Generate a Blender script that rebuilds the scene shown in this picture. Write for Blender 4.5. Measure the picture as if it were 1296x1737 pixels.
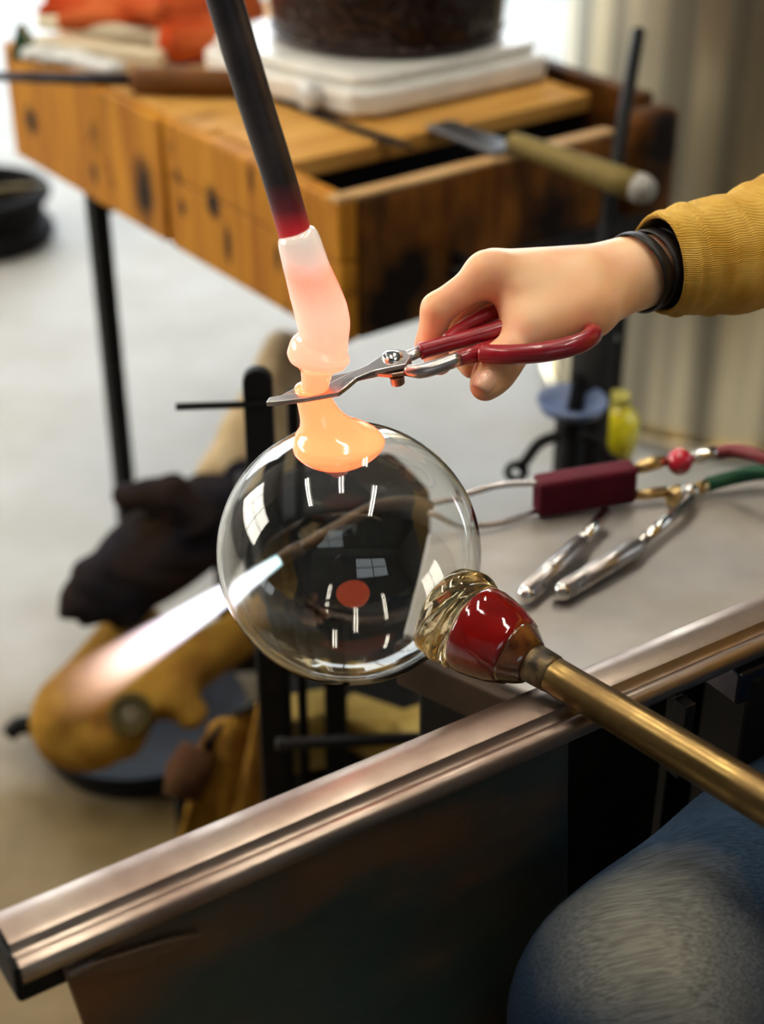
import bpy, bmesh, math, random
import numpy as np
from mathutils import Vector, Matrix

for o in list(bpy.data.objects):
    bpy.data.objects.remove(o)
scene = bpy.context.scene
random.seed(7)
rng = np.random.default_rng(7)

# ------------------------------------------------------------------ camera, world, exposure
FPX = 2650.0
PITCH = math.radians(31)
CAM_H = 1.4
cam = bpy.data.cameras.new('camera')
cam.sensor_fit = 'VERTICAL'
cam.sensor_height = 36.0
cam.lens = FPX / 1737.0 * 36.0
cam.dof.use_dof = True
cam.dof.focus_distance = 0.925
cam.dof.aperture_fstop = 4.4
cam.clip_start = 0.02
camo = bpy.data.objects.new('camera', cam)
camo.location = (0, 0, CAM_H)
camo.rotation_euler = (math.pi / 2 - PITCH, 0, 0)
scene.collection.objects.link(camo)
scene.camera = camo

world = bpy.data.worlds.new('world')
scene.world = world
world.use_nodes = True
world.node_tree.nodes['Background'].inputs[0].default_value = (0.75, 0.85, 1.0, 1)
world.node_tree.nodes['Background'].inputs[1].default_value = 0.3

scene.view_settings.view_transform = 'Standard'
scene.view_settings.look = 'None'
scene.view_settings.gamma = 1.0
scene.view_settings.use_curve_mapping = False
scene.view_settings.exposure = 0.45
cy = scene.cycles
cy.max_bounces = 24
cy.transmission_bounces = 20
cy.glossy_bounces = 8
cy.caustics_reflective = False
cy.caustics_refractive = False

DAY = (0.86, 0.94, 1.0)
WARM = (1.0, 0.84, 0.62)
# strengths of what gives light in the workshop: daylight panes and ceiling tubes
BACK_DOOR, LEFT_WINDOW, RIGHT_WINDOW, REAR_WINDOW, TUBE = 4.6, 8.0, 2.0, 1.2, 42.0

# ------------------------------------------------------------------ pixel <-> place helpers
V = lambda *a: np.array(a, float)
CAM = V(0, 0, CAM_H)
AX = V(1, 0, 0)
FW = V(0, math.cos(PITCH), -math.sin(PITCH))
UP = V(0, math.sin(PITCH), math.cos(PITCH))
def ray(px, py): return FW + (px - 648) / FPX * AX - (py - 868.5) / FPX * UP
def at(px, py, d): return CAM + ray(px, py) * d
def onz(px, py, z):
    r = ray(px, py); return CAM + r * ((z - CAM_H) / r[2])
def ony(px, py, y):
    r = ray(px, py); return CAM + r * (y / r[1])
def onp(px, py, P0, n):
    r = ray(px, py); return CAM + r * (((P0 - CAM) @ n) / (r @ n))
def unit(v): return v / np.linalg.norm(v)

# ------------------------------------------------------------------ object helpers
COL = scene.collection
def mesh(name, verts, faces, mat, parent=None, smooth=True):
    me = bpy.data.meshes.new(name)
    me.from_pydata([tuple(map(float, v)) for v in verts], [], [tuple(map(int, f)) for f in faces])
    me.update()
    if smooth:
        me.polygons.foreach_set('use_smooth', [True] * len(me.polygons))
    if mat: me.materials.append(mat)
    return link(name, me, parent)
def link(name, me, parent=None):
    o = bpy.data.objects.new(name, me)
    COL.objects.link(o)
    if parent is not None:
        o.parent = parent
        root = parent
        off = Vector((0, 0, 0))
        while root is not None:
            off += root.location; root = root.parent
        o.matrix_parent_inverse = Matrix.Translation(-off)
    return o
def thing(name, label, cat, loc, group=None):
    e = bpy.data.objects.new(name, None)
    e.empty_display_size = 0.05
    COL.objects.link(e)
    e.location = tuple(map(float, loc))
    return tag(e, label, cat, group)
def tag(o, label, cat, group=None):
    o['label'] = label; o['category'] = cat
    if group: o['group'] = group
    return o
def struct(o):
    o['kind'] = 'structure'; return o
def autosmooth(o, ang=35):
    me = o.data
    try:
        me.set_sharp_from_angle(angle=math.radians(ang))
    except Exception:
        pass
    return o

# ---- shapes -> (verts, faces)
def join(*vf):
    vs, fs, n = [], [], 0
    for v, f in vf:
        vs += list(v); fs += [tuple(i + n for i in q) for q in f]; n += len(v)
    return vs, fs
def spline(pts, n=8, closed=False):
    P = [np.array(p, float) for p in pts]
    out = []
    m = len(P)
    rng_ = range(m) if closed else range(m - 1)
    for i in rng_:
        if closed:
            a, b, c, d = P[(i - 1) % m], P[i], P[(i + 1) % m], P[(i + 2) % m]
        else:
            a = P[i - 1] if i else 2 * P[0] - P[1]
            b, c = P[i], P[i + 1]
            d = P[i + 2] if i + 2 < m else 2 * P[-1] - P[-2]
        for k in range(n):
            t = k / n
            out.append(0.5 * ((2 * b) + (-a + c) * t + (2 * a - 5 * b + 4 * c - d) * t * t + (-a + 3 * b - 3 * c + d) * t ** 3))
    if not closed: out.append(P[-1])
    return out
def tube(pts, rad, n=16, closed=False, caps=True, squash=(1, 1), up=None, fn=None):
    P = [np.array(p, float) for p in pts]
    m = len(P)
    R = [rad] * m if np.isscalar(rad) else list(rad)
    if len(R) != m: R = list(np.interp(np.linspace(0, 1, m), np.linspace(0, 1, len(R)), R))
    T = []
    for i in range(m):
        if closed: t = P[(i + 1) % m] - P[i - 1]
        else: t = P[min(i + 1, m - 1)] - P[max(i - 1, 0)]
        if np.linalg.norm(t) < 1e-9: t = T[-1] if T else V(0, 0, 1)
        T.append(unit(t))
    u = np.array(up, float) if up is not None else (V(0, 0, 1) if abs(T[0][2]) < .9 else V(1, 0, 0))
    vs = []
    for i in range(m):
        u = u - T[i] * (u @ T[i]); u = unit(u); w = np.cross(T[i], u)
        for k in range(n):
            a = 2 * math.pi * k / n
            r = R[i] * (fn(i / (m - 1), a) if fn else 1)
            vs.append(P[i] + u * math.cos(a) * r * squash[0] + w * math.sin(a) * r * squash[1])
    fs = []
    for i in range(m if closed else m - 1):
        j = (i + 1) % m
        for k in range(n):
            l = (k + 1) % n
            fs.append((i * n + k, i * n + l, j * n + l, j * n + k))
    if caps and not closed:
        fs.append(tuple(range(n - 1, -1, -1)))
        fs.append(tuple((m - 1) * n + k for k in range(n)))
    return vs, fs
def lathe(o, axis, prof, n=48, caps=False):
    a = unit(np.array(axis, float)); o = np.array(o, float)
    h = V(0, 0, 1) if abs(a[2]) < .9 else V(1, 0, 0)
    u = unit(h - a * (h @ a)); w = np.cross(a, u)
    vs = []
    for s, r in prof:
        for k in range(n):
            t = 2 * math.pi * k / n
            vs.append(o + a * s + (u * math.cos(t) + w * math.sin(t)) * r)
    fs = []
    m = len(prof)
    for i in range(m - 1):
        for k in range(n):
            l = (k + 1) % n
            fs.append((i * n + k, i * n + l, (i + 1) * n + l, (i + 1) * n + k))
    if caps:
        fs.append(tuple(range(n - 1, -1, -1))); fs.append(tuple((m - 1) * n + k for k in range(n)))
    return vs, fs
def bevelled(vs, fs, w, seg=2):
    bm = bmesh.new()
    b = [bm.verts.new(tuple(map(float, v))) for v in vs]
    for f in fs: bm.faces.new([b[i] for i in f])
    bmesh.ops.recalc_face_normals(bm, faces=bm.faces)
    if w > 0:
        ed = [e for e in bm.edges if len(e.link_faces) == 2 and e.calc_face_angle(0) > 0.5]
        bmesh.ops.bevel(bm, geom=ed, offset=w, segments=seg, profile=0.5, affect='EDGES', clamp_overlap=True)
    bm.verts.index_update()
    ov = [np.array(v.co) for v in bm.verts]; of = [tuple(v.index for v in f.verts) for f in bm.faces]
    bm.free()
    return ov, of
def box(c, ax, half, bev=0.002):
    c = np.array(c, float); ax = [np.array(a, float) for a in ax]
    vs = [c + ax[0] * half[0] * i + ax[1] * half[1] * j + ax[2] * half[2] * k for i in (-1, 1) for j in (-1, 1) for k in (-1, 1)]
    fs = [(0, 1, 3, 2), (4, 6, 7, 5), (0, 4, 5, 1), (2, 3, 7, 6), (0, 2, 6, 4), (1, 5, 7, 3)]
    return bevelled(vs, fs, bev)
WAX = [V(1, 0, 0), V(0, 1, 0), V(0, 0, 1)]
def prism(pts, dvec, bev=0.0, seg=2):
    n = len(pts); d = np.array(dvec, float)
    vs = [np.array(p, float) for p in pts] + [np.array(p, float) + d for p in pts]
    fs = [tuple(range(n)), tuple(range(2 * n - 1, n - 1, -1))]
    for i in range(n):
        j = (i + 1) % n
        fs.append((i, j, n + j, n + i))
    return bevelled(vs, fs, bev, seg)
def ball(c, r, n=24, m=14, ax=None, sc=(1, 1, 1)):
    c = np.array(c, float); ax = ax or WAX
    vs = [c + ax[2] * r * sc[2]]; fs = []
    for i in range(1, m):
        p = math.pi * i / m
        for k in range(n):
            t = 2 * math.pi * k / n
            vs.append(c + r * (ax[0] * sc[0] * math.sin(p) * math.cos(t) + ax[1] * sc[1] * math.sin(p) * math.sin(t) + ax[2] * sc[2] * math.cos(p)))
    vs.append(c - ax[2] * r * sc[2])
    for k in range(n): fs.append((0, 1 + k, 1 + (k + 1) % n))
    for i in range(m - 2):
        for k in range(n):
            a = 1 + i * n; l = (k + 1) % n
            fs.append((a + k, a + n + k, a + n + l, a + l))
    e = len(vs) - 1; a = 1 + (m - 2) * n
    for k in range(n): fs.append((a + k, e, a + (k + 1) % n))
    return vs, fs

# ---- signed distance bodies, meshed with surface nets
def sd_cap(P, a, b, ra, rb):
    a = np.array(a, float); b = np.array(b, float)
    ab = b - a; L = max(ab @ ab, 1e-12)
    t = np.clip(((P - a) @ ab) / L, 0, 1)
    return np.linalg.norm(P - (a + t[..., None] * ab), axis=-1) - (ra + (rb - ra) * t)
def sd_ell(P, c, ax, r):
    q = P - np.array(c, float)
    l = np.stack([(q @ ax[i]) / r[i] for i in range(3)], -1)
    k = np.linalg.norm(l, axis=-1)
    return (k - 1) * min(r)
def smin(a, b, k):
    h = np.clip(0.5 + 0.5 * (b - a) / k, 0, 1)
    return b + (a - b) * h - k * h * (1 - h)
def smax(a, b, k): return -smin(-a, -b, k)
def nets(fn, lo, hi, step):
    lo = np.array(lo, float); n = np.ceil((np.array(hi) - lo) / step).astype(int) + 1
    g = np.stack(np.meshgrid(*[lo[i] + step * np.arange(n[i]) for i in range(3)], indexing='ij'), -1)
    D = np.concatenate([fn(g[i:i + 8]) for i in range(0, n[0], 8)], 0)
    ins = D < 0
    cx, cyy, cz = n - 1
    acc = np.zeros((cx, cyy, cz, 3)); cnt = np.zeros((cx, cyy, cz))
    corners = [(i, j, k) for i in (0, 1) for j in (0, 1) for k in (0, 1)]
    sl = lambda A, c: A[c[0]:c[0] + cx, c[1]:c[1] + cyy, c[2]:c[2] + cz]
    for a in corners:
        for ax in range(3):
            if a[ax] == 0:
                b = list(a); b[ax] = 1
                da, db = sl(D, a), sl(D, b)
                m = (da < 0) != (db < 0)
                t = np.where(m, da / np.where(m, da - db, 1), 0)
                p = np.zeros((cx, cyy, cz, 3)); p[...] = a
                p[..., ax] = t
                acc += p * m[..., None]; cnt += m
    act = cnt > 0
    idx = -np.ones(act.shape, int); idx[act] = np.arange(act.sum())
    ii = np.argwhere(act)
    vs = lo + step * (ii + acc[act] / cnt[act][:, None])
    fs = []
    for ax in range(3):
        s = [slice(None)] * 3; s2 = [slice(None)] * 3
        s[ax] = slice(0, -1); s2[ax] = slice(1, None)
        ch = ins[tuple(s)] != ins[tuple(s2)]
        q = np.argwhere(ch)
        o1, o2 = [(1, 2), (2, 0), (0, 1)][ax]
        q = q[(q[:, o1] > 0) & (q[:, o2] > 0) & (q[:, o1] < n[o1] - 1) & (q[:, o2] < n[o2] - 1)]
        e1 = np.zeros(3, int); e1[o1] = 1; e2 = np.zeros(3, int); e2[o2] = 1
        A = idx[tuple((q - e1 - e2).T)]; B_ = idx[tuple((q - e2).T)]; C_ = idx[tuple(q.T)]; D_ = idx[tuple((q - e1).T)]
        flip = ins[tuple(q.T)]
        quad = np.stack([A, B_, C_, D_], 1)
        quad[~flip] = quad[~flip][:, ::-1]
        fs.append(quad)
    return vs, np.concatenate(fs, 0).tolist()

# ------------------------------------------------------------------ materials
def M(name, col, rough=.5, metal=0, col2=None, nscale=20, nstretch=(1, 1, 1), bump=0, bscale=None, lo=.35, hi=.65,
      coat=0, trans=0, ior=1.45, emit=None, estr=0, sss=0, sss_col=None, col3=None, n3scale=6, lo3=.55, hi3=.7, rot=(0, 0, 0),
      rough2=None, spec=None, sheen=0, detail=6, gen=False, aniso=0):
    m = bpy.data.materials.new(name); m.use_nodes = True
    nt = m.node_tree; N = nt.nodes; L = nt.links
    b = N['Principled BSDF']
    I = b.inputs
    c4 = lambda c: (*c, 1) if len(c) == 3 else c
    I['Base Color'].default_value = c4(col); I['Roughness'].default_value = rough; I['Metallic'].default_value = metal
    I['IOR'].default_value = ior
    I['Coat Weight'].default_value = coat; I['Coat Roughness'].default_value = .05
    I['Transmission Weight'].default_value = trans
    if spec is not None: I['Specular IOR Level'].default_value = spec
    if sheen: I['Sheen Weight'].default_value = sheen
    if emit: I['Emission Color'].default_value = c4(emit); I['Emission Strength'].default_value = estr
    if sss:
        I['Subsurface Weight'].default_value = sss
        I['Subsurface Radius'].default_value = sss_col or (.012, .005, .003)
        I['Subsurface Scale'].default_value = 1.0
    if aniso: I['Anisotropic'].default_value = aniso
    if col2 or bump or rough2 is not None:
        tc = N.new('ShaderNodeTexCoord'); mp = N.new('ShaderNodeMapping')
        mp.inputs['Scale'].default_value = nstretch; mp.inputs['Rotation'].default_value = rot
        L.new(tc.outputs['Object'], mp.inputs[0])
        no = N.new('ShaderNodeTexNoise'); no.inputs['Scale'].default_value = nscale; no.inputs['Detail'].default_value = detail
        L.new(mp.outputs[0], no.inputs['Vector'])
        rp = N.new('ShaderNodeMapRange'); rp.inputs[1].default_value = lo; rp.inputs[2].default_value = hi
        L.new(no.outputs['Fac'], rp.inputs[0])
        if col2:
            mx = N.new('ShaderNodeMix'); mx.data_type = 'RGBA'
            mx.inputs[6].default_value = c4(col); mx.inputs[7].default_value = c4(col2)
            L.new(rp.outputs[0], mx.inputs[0]); outc = mx.outputs[2]
            if col3:
                n3 = N.new('ShaderNodeTexNoise'); n3.inputs['Scale'].default_value = n3scale; n3.inputs['Detail'].default_value = 3
                L.new(tc.outputs['Object'], n3.inputs['Vector'])
                r3 = N.new('ShaderNodeMapRange'); r3.inputs[1].default_value = lo3; r3.inputs[2].default_value = hi3
                L.new(n3.outputs['Fac'], r3.inputs[0])
                m3 = N.new('ShaderNodeMix'); m3.data_type = 'RGBA'
                L.new(outc, m3.inputs[6]); m3.inputs[7].default_value = c4(col3)
                L.new(r3.outputs[0], m3.inputs[0]); outc = m3.outputs[2]
            L.new(outc, I['Base Color'])
        if rough2 is not None:
            rr = N.new('ShaderNodeMapRange'); rr.inputs[1].default_value = lo; rr.inputs[2].default_value = hi
            rr.inputs[3].default_value = rough; rr.inputs[4].default_value = rough2
            L.new(no.outputs['Fac'], rr.inputs[0]); L.new(rr.outputs[0], I['Roughness'])
        if bump:
            nb = no
            if bscale:
                nb = N.new('ShaderNodeTexNoise'); nb.inputs['Scale'].default_value = bscale; nb.inputs['Detail'].default_value = 4
                L.new(mp.outputs[0], nb.inputs['Vector'])
            bp = N.new('ShaderNodeBump'); bp.inputs['Strength'].default_value = min(1, bump); bp.inputs['Distance'].default_value = .002
            L.new(nb.outputs['Fac'], bp.inputs['Height']); L.new(bp.outputs[0], I['Normal'])
    return m
def emitter(name, col, s):
    m = bpy.data.materials.new(name); m.use_nodes = True
    nt = m.node_tree; nt.nodes.clear()
    e = nt.nodes.new('ShaderNodeEmission'); e.inputs[0].default_value = (*col, 1); e.inputs[1].default_value = s
    o = nt.nodes.new('ShaderNodeOutputMaterial'); nt.links.new(e.outputs[0], o.inputs[0])
    return m

FLOOR = M('concrete_floor', (.50, .50, .48), .6, col2=(.43, .42, .385), nscale=5, bump=.2, bscale=60, col3=(.40, .34, .24), n3scale=1.1, lo3=.58, hi3=.8)
def floor_shade():  # brown shade around the bench, painted into the concrete colour
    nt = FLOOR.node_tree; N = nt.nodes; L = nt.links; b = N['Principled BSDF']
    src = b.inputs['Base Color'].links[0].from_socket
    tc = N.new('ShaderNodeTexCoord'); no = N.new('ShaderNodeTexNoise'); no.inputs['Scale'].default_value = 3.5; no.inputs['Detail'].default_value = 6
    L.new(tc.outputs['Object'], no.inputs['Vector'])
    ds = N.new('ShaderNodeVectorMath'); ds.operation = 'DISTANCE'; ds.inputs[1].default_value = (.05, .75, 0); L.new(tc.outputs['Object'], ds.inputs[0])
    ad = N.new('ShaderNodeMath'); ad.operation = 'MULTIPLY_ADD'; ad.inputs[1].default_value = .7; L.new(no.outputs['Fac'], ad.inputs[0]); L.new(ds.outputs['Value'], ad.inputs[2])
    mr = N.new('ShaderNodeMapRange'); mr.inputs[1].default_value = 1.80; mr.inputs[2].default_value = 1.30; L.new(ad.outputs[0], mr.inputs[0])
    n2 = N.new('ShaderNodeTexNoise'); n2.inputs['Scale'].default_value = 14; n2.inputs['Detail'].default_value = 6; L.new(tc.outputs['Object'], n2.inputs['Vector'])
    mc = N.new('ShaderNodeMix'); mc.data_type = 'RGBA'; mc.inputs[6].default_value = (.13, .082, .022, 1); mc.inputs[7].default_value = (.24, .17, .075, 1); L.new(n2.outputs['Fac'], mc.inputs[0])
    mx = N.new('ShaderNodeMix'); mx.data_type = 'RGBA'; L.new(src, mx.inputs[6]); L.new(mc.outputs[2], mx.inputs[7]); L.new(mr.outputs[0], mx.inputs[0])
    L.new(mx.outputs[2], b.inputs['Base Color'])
floor_shade()
WALL = M('painted_wall', (.16, .16, .155), .8, col2=(.12, .12, .115), nscale=3)
CEIL = M('dark_ceiling', (.06, .06, .06), .9, col2=(.04, .04, .04), nscale=3)
WINFRAME = M('window_frame_paint', (.12, .12, .12), .5, col2=(.1, .1, .1), nscale=8)
BLACKST = M('black_steel', (.0035, .0035, .004), .55, metal=0, spec=.18, col2=(.008, .0065, .0055), nscale=30, bump=.15)
DARKPANEL = M('dark_oxidised_steel', (.045, .055, .050), .36, metal=.6, col2=(.16, .075, .03), nscale=9, nstretch=(1, 1, 2), bump=.25, bscale=60, lo=.42, hi=.66, col3=(.05, .075, .066), n3scale=7, lo3=.48, hi3=.66, rough2=.5)
RAILST = M('worn_rail_steel', (.42, .34, .28), .30, metal=1, col2=(.24, .17, .135), nscale=14, nstretch=(1, 1, 4), bump=.1, bscale=90, rough2=.48)
STEEL = M('tool_steel', (.50, .48, .47), .27, metal=1, col2=(.38, .34, .32), nscale=60, bump=.05, rough2=.4)
PLATE = M('steel_plate', (.52, .49, .46), .48, metal=.85, col2=(.40, .36, .31), nscale=9, bump=.1, bscale=70, col3=(.33, .34, .36), n3scale=5, lo3=.5, hi3=.75, rough2=.6)
CHROME = M('chrome', (.75, .74, .72), .15, metal=1, col2=(.6, .57, .52), nscale=40)
BRASS = M('brass', (.62, .45, .2), .28, metal=1, col2=(.48, .34, .15), nscale=50)
PIPE = M('brown_blowpipe_steel', (.24, .155, .055), .28, metal=1, col2=(.13, .08, .032), nscale=40, bump=.12, rough2=.42)

# ------------------------------------------------------------------ the workshop shell
XL, XR, YB, YF, ZC = -4.5, 4.5, 6.6, -3.2, 3.8
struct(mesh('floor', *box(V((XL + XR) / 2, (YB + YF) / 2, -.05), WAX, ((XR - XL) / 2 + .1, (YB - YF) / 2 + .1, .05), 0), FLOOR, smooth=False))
struct(mesh('ceiling', *box(V(0, (YB + YF) / 2, ZC + .05), WAX, ((XR - XL) / 2 + .1, (YB - YF) / 2 + .1, .05), 0), CEIL, smooth=False))
struct(mesh('wall_back', *box(V(0, YB + .05, ZC / 2), WAX, (XR + .1, .05, ZC / 2), 0), WALL, smooth=False))
struct(mesh('wall_front', *box(V(0, YF - .05, ZC / 2), WAX, (XR + .1, .05, ZC / 2), 0), WALL, smooth=False))
struct(mesh('wall_left', *box(V(XL - .05, (YB + YF) / 2, ZC / 2), WAX, (.05, (YB - YF) / 2, ZC / 2), 0), WALL, smooth=False))
struct(mesh('wall_right', *box(V(XR + .05, (YB + YF) / 2, ZC / 2), WAX, (.05, (YB - YF) / 2, ZC / 2), 0), WALL, smooth=False))
def window(name, c, ux, nrm, w, h, nx, ny, s, col=DAY):
    c = V(*c); ux = V(*ux); nrm = V(*nrm); uz = V(0, 0, 1)
    root = bpy.data.objects.new(name, None); COL.objects.link(root); root.location = tuple(c); struct(root)
    b = .05
    bars = []
    for s_ in (-1, 1):
        bars.append(box(c + ux * s_ * (w / 2 + b / 2) + nrm * .03, [ux, uz, nrm], (b / 2, h / 2 + b, .03), .004))
        bars.append(box(c + uz * s_ * (h / 2 + b / 2) + nrm * .03, [ux, uz, nrm], (w / 2, b / 2, .03), .004))
    for i in range(1, nx): bars.append(box(c + ux * (i / nx - .5) * w + nrm * .03, [ux, uz, nrm], (.025, h / 2, .02), .003))
    for j in range(1, ny): bars.append(box(c + uz * (j / ny - .5) * h + nrm * .03, [ux, uz, nrm], (w / 2, .025, .02), .003))
    mesh('window_frame', *join(*bars), WINFRAME, root, False)
    e = emitter(name + '_daylight', col, s)
    for i in range(nx):
        for j in range(ny):
            cc = c + ux * ((i + .5) / nx - .5) * w + uz * ((j + .5) / ny - .5) * h + nrm * .012
            mesh('pane', *box(cc, [ux, uz, nrm], (w / nx / 2 - .02, h / ny / 2 - .02, .004), 0), e, root, False)
window('window_1', (-1.2, YB, 1.55), (1, 0, 0), (0, -1, 0), 5.2, 2.7, 4, 1, BACK_DOOR)
window('window_2', (XL, 2.6, 2.1), (0, 1, 0), (1, 0, 0), 3.6, 1.7, 3, 2, LEFT_WINDOW, (1, .93, .82))
window('window_3', (XR, 1.2, 2.2), (0, 1, 0), (-1, 0, 0), 2.4, 1.5, 2, 2, RIGHT_WINDOW)
window('window_4', (1.6, YF, 2.3), (1, 0, 0), (0, 1, 0), 2.2, 1.3, 2, 2, REAR_WINDOW)

LAMP_HOUSING = M('lamp_housing_enamel', (.7, .7, .68), .4, col2=(.6, .6, .58), nscale=10)
tube_mat = emitter('fluorescent_tube', (1, .93, .80), TUBE)
for i, (x, y, lab) in enumerate([(-1.5, .9, 'long ceiling lamp left of the bench'), (.9, .3, 'long ceiling lamp above the bench nearest the camera'),
                                 (.5, 2.6, 'added ceiling lamp brightening the wooden tool table'), (-.25, 1.25, 'added ceiling lamp straight above the glass bubble'), (-1.6, 3.6, 'long ceiling lamp over the bright floor at the back left')]):  # lamps over table and bubble are added to brighten table top and hand
    t = thing('ceiling_lamp', lab, 'lamp', (x, y, ZC - .4), 'ceiling lamps')
    mesh('housing', *box(V(x, y, ZC - .27), WAX, (.11, .75, .03), .008), LAMP_HOUSING, t, False)
    for s in (-.5, .5): mesh('hanger', *tube([V(x, y + s, ZC - .24), V(x, y + s, ZC)], .006, 8), BLACKST, t)
    for s in (-1, 1):
        mesh('tube', *tube([V(x + s * .05, y - .7, ZC - .33), V(x + s * .05, y + .7, ZC - .33)], .016, 10), tube_mat, t)

def wood(name, c1, c2, char, ang, scale, lo=.55, hi=.72, cscale=(3, 3, 3), rough=.55, knots=0, spots=()):
    m = bpy.data.materials.new(name); m.use_nodes = True
    nt = m.node_tree; N = nt.nodes; L = nt.links; b = N['Principled BSDF']
    tc = N.new('ShaderNodeTexCoord'); mp = N.new('ShaderNodeMapping'); mp.vector_type = 'TEXTURE'
    mp.inputs['Rotation'].default_value = (0, 0, ang); mp.inputs['Scale'].default_value = scale
    L.new(tc.outputs['Object'], mp.inputs[0])
    no = N.new('ShaderNodeTexNoise'); no.inputs['Scale'].default_value = 1.0; no.inputs['Detail'].default_value = 8; no.inputs['Distortion'].default_value = .6
    L.new(mp.outputs[0], no.inputs['Vector'])
    r = N.new('ShaderNodeMapRange'); r.inputs[1].default_value = .35; r.inputs[2].default_value = .65
    L.new(no.outputs['Fac'], r.inputs[0])
    mx = N.new('ShaderNodeMix'); mx.data_type = 'RGBA'; mx.inputs[6].default_value = (*c1, 1); mx.inputs[7].default_value = (*c2, 1)
    L.new(r.outputs[0], mx.inputs[0])
    mp2 = N.new('ShaderNodeMapping'); mp2.vector_type = 'TEXTURE'; mp2.inputs['Rotation'].default_value = (0, 0, ang)
    mp2.inputs['Scale'].default_value = tuple(1 / s for s in cscale)
    L.new(tc.outputs['Object'], mp2.inputs[0])
    n2 = N.new('ShaderNodeTexNoise'); n2.inputs['Scale'].default_value = 1; n2.inputs['Detail'].default_value = 4
    L.new(mp2.outputs[0], n2.inputs['Vector'])
    r2 = N.new('ShaderNodeMapRange'); r2.inputs[1].default_value = lo; r2.inputs[2].default_value = hi
    L.new(n2.outputs['Fac'], r2.inputs[0])
    fac = r2.outputs[0]
    if knots:
        vo = N.new('ShaderNodeTexVoronoi'); vo.inputs['Scale'].default_value = knots
        L.new(tc.outputs['Object'], vo.inputs['Vector'])
        r3 = N.new('ShaderNodeMapRange'); r3.inputs[1].default_value = .30; r3.inputs[2].default_value = .16
        L.new(vo.outputs['Distance'], r3.inputs[0])
        mm = N.new('ShaderNodeMath'); mm.operation = 'MAXIMUM'
        L.new(fac, mm.inputs[0]); L.new(r3.outputs[0], mm.inputs[1]); fac = mm.outputs[0]
    for c, rx, rz in spots:
        sb = N.new('ShaderNodeVectorMath'); sb.operation = 'SUBTRACT'; sb.inputs[1].default_value = tuple(c); L.new(tc.outputs['Object'], sb.inputs[0])
        ml = N.new('ShaderNodeVectorMath'); ml.operation = 'MULTIPLY'; ml.inputs[1].default_value = (1 / rx, 1 / rx, 1 / rz); L.new(sb.outputs[0], ml.inputs[0])
        ln = N.new('ShaderNodeVectorMath'); ln.operation = 'LENGTH'; L.new(ml.outputs[0], ln.inputs[0])
        a2 = N.new('ShaderNodeMath'); a2.operation = 'MULTIPLY_ADD'; a2.inputs[1].default_value = 1.6; L.new(n2.outputs['Fac'], a2.inputs[0]); L.new(ln.outputs['Value'], a2.inputs[2])
        r4 = N.new('ShaderNodeMapRange'); r4.inputs[1].default_value = 2.1; r4.inputs[2].default_value = 1.35; L.new(a2.outputs[0], r4.inputs[0])
        mm = N.new('ShaderNodeMath'); mm.operation = 'MAXIMUM'; L.new(fac, mm.inputs[0]); L.new(r4.outputs[0], mm.inputs[1]); fac = mm.outputs[0]
    m2 = N.new('ShaderNodeMix'); m2.data_type = 'RGBA'; m2.inputs[7].default_value = (*char, 1)
    L.new(mx.outputs[2], m2.inputs[6]); L.new(fac, m2.inputs[0])
    L.new(m2.outputs[2], b.inputs['Base Color']); b.inputs['Roughness'].default_value = rough; b.inputs['Specular IOR Level'].default_value = .10
    bp = N.new('ShaderNodeBump'); bp.inputs['Strength'].default_value = .25; bp.inputs['Distance'].default_value = .002
    L.new(no.outputs['Fac'], bp.inputs['Height']); L.new(bp.outputs[0], b.inputs['Normal'])
    return m

# ------------------------------------------------------------------ wooden tool table (box top with an open slot)
ZT = .795
TA = onz(575, 342, ZT)
ER = unit(onz(1040, 225, ZT) - TA); EL = V(-ER[1], ER[0], 0); EZ = V(0, 0, 1)
TANG = math.atan2(ER[1], ER[0])
def TP(u, v, z=0): return TA + ER * u + EL * v + EZ * z
TAX = [ER, EL, EZ]
KNOTS = [(onp(x, y, TA, ER), rx * 2.0 / FPX * 1.25, ry * 2.0 / FPX * 1.25) for x, y, rx, ry in ((250, 328, 32, 48), (360, 342, 16, 22), (308, 352, 9, 13), (302, 300, 9, 12), (425, 300, 6, 20), (55, 205, 20, 24), (162, 292, 9, 18), (386, 420, 8, 26), (470, 440, 7, 22))]
W_SIDE = wood('side_board_wood', (.52, .225, .017), (.34, .12, .008), (.016, .006, .002), TANG, (.05, .03, .25), .66, .80, (11, 11, 11), .5, spots=KNOTS)
W_FRONT = wood('charred_shaded_board', (.26, .095, .012), (.12, .038, .006), (.008, .004, .003), TANG, (.02, .3, .12), .38, .62, (8, 8, 7))  # char is real; the brown is also darkened for the shaded face
W_TOP = wood('table_top_wood', (.62, .34, .09), (.46, .22, .045), (.14, .055, .02), TANG, (.25, .02, .03), .60, .8, (7, 7, 7))
W_EDGE = wood('worn_edge_wood', (.52, .33, .16), (.38, .2, .07), (.08, .035, .015), TANG, (.15, .02, .02), .55, .75, (12, 12, 12))
tt = thing('tool_table', 'heavy scorched wooden tool table with an open slot along its front', 'table', TP(.27, .43, -ZT))
HB = .178
TL, TW = .545, .88
def tb(name, u0, u1, v0, v1, z0, z1, mat, bev=.004):
    return mesh(name, *box(TP((u0 + u1) / 2, (v0 + v1) / 2, (z0 + z1) / 2), TAX, (abs(u1 - u0) / 2, abs(v1 - v0) / 2, abs(z1 - z0) / 2), bev), mat, tt, False)
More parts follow.
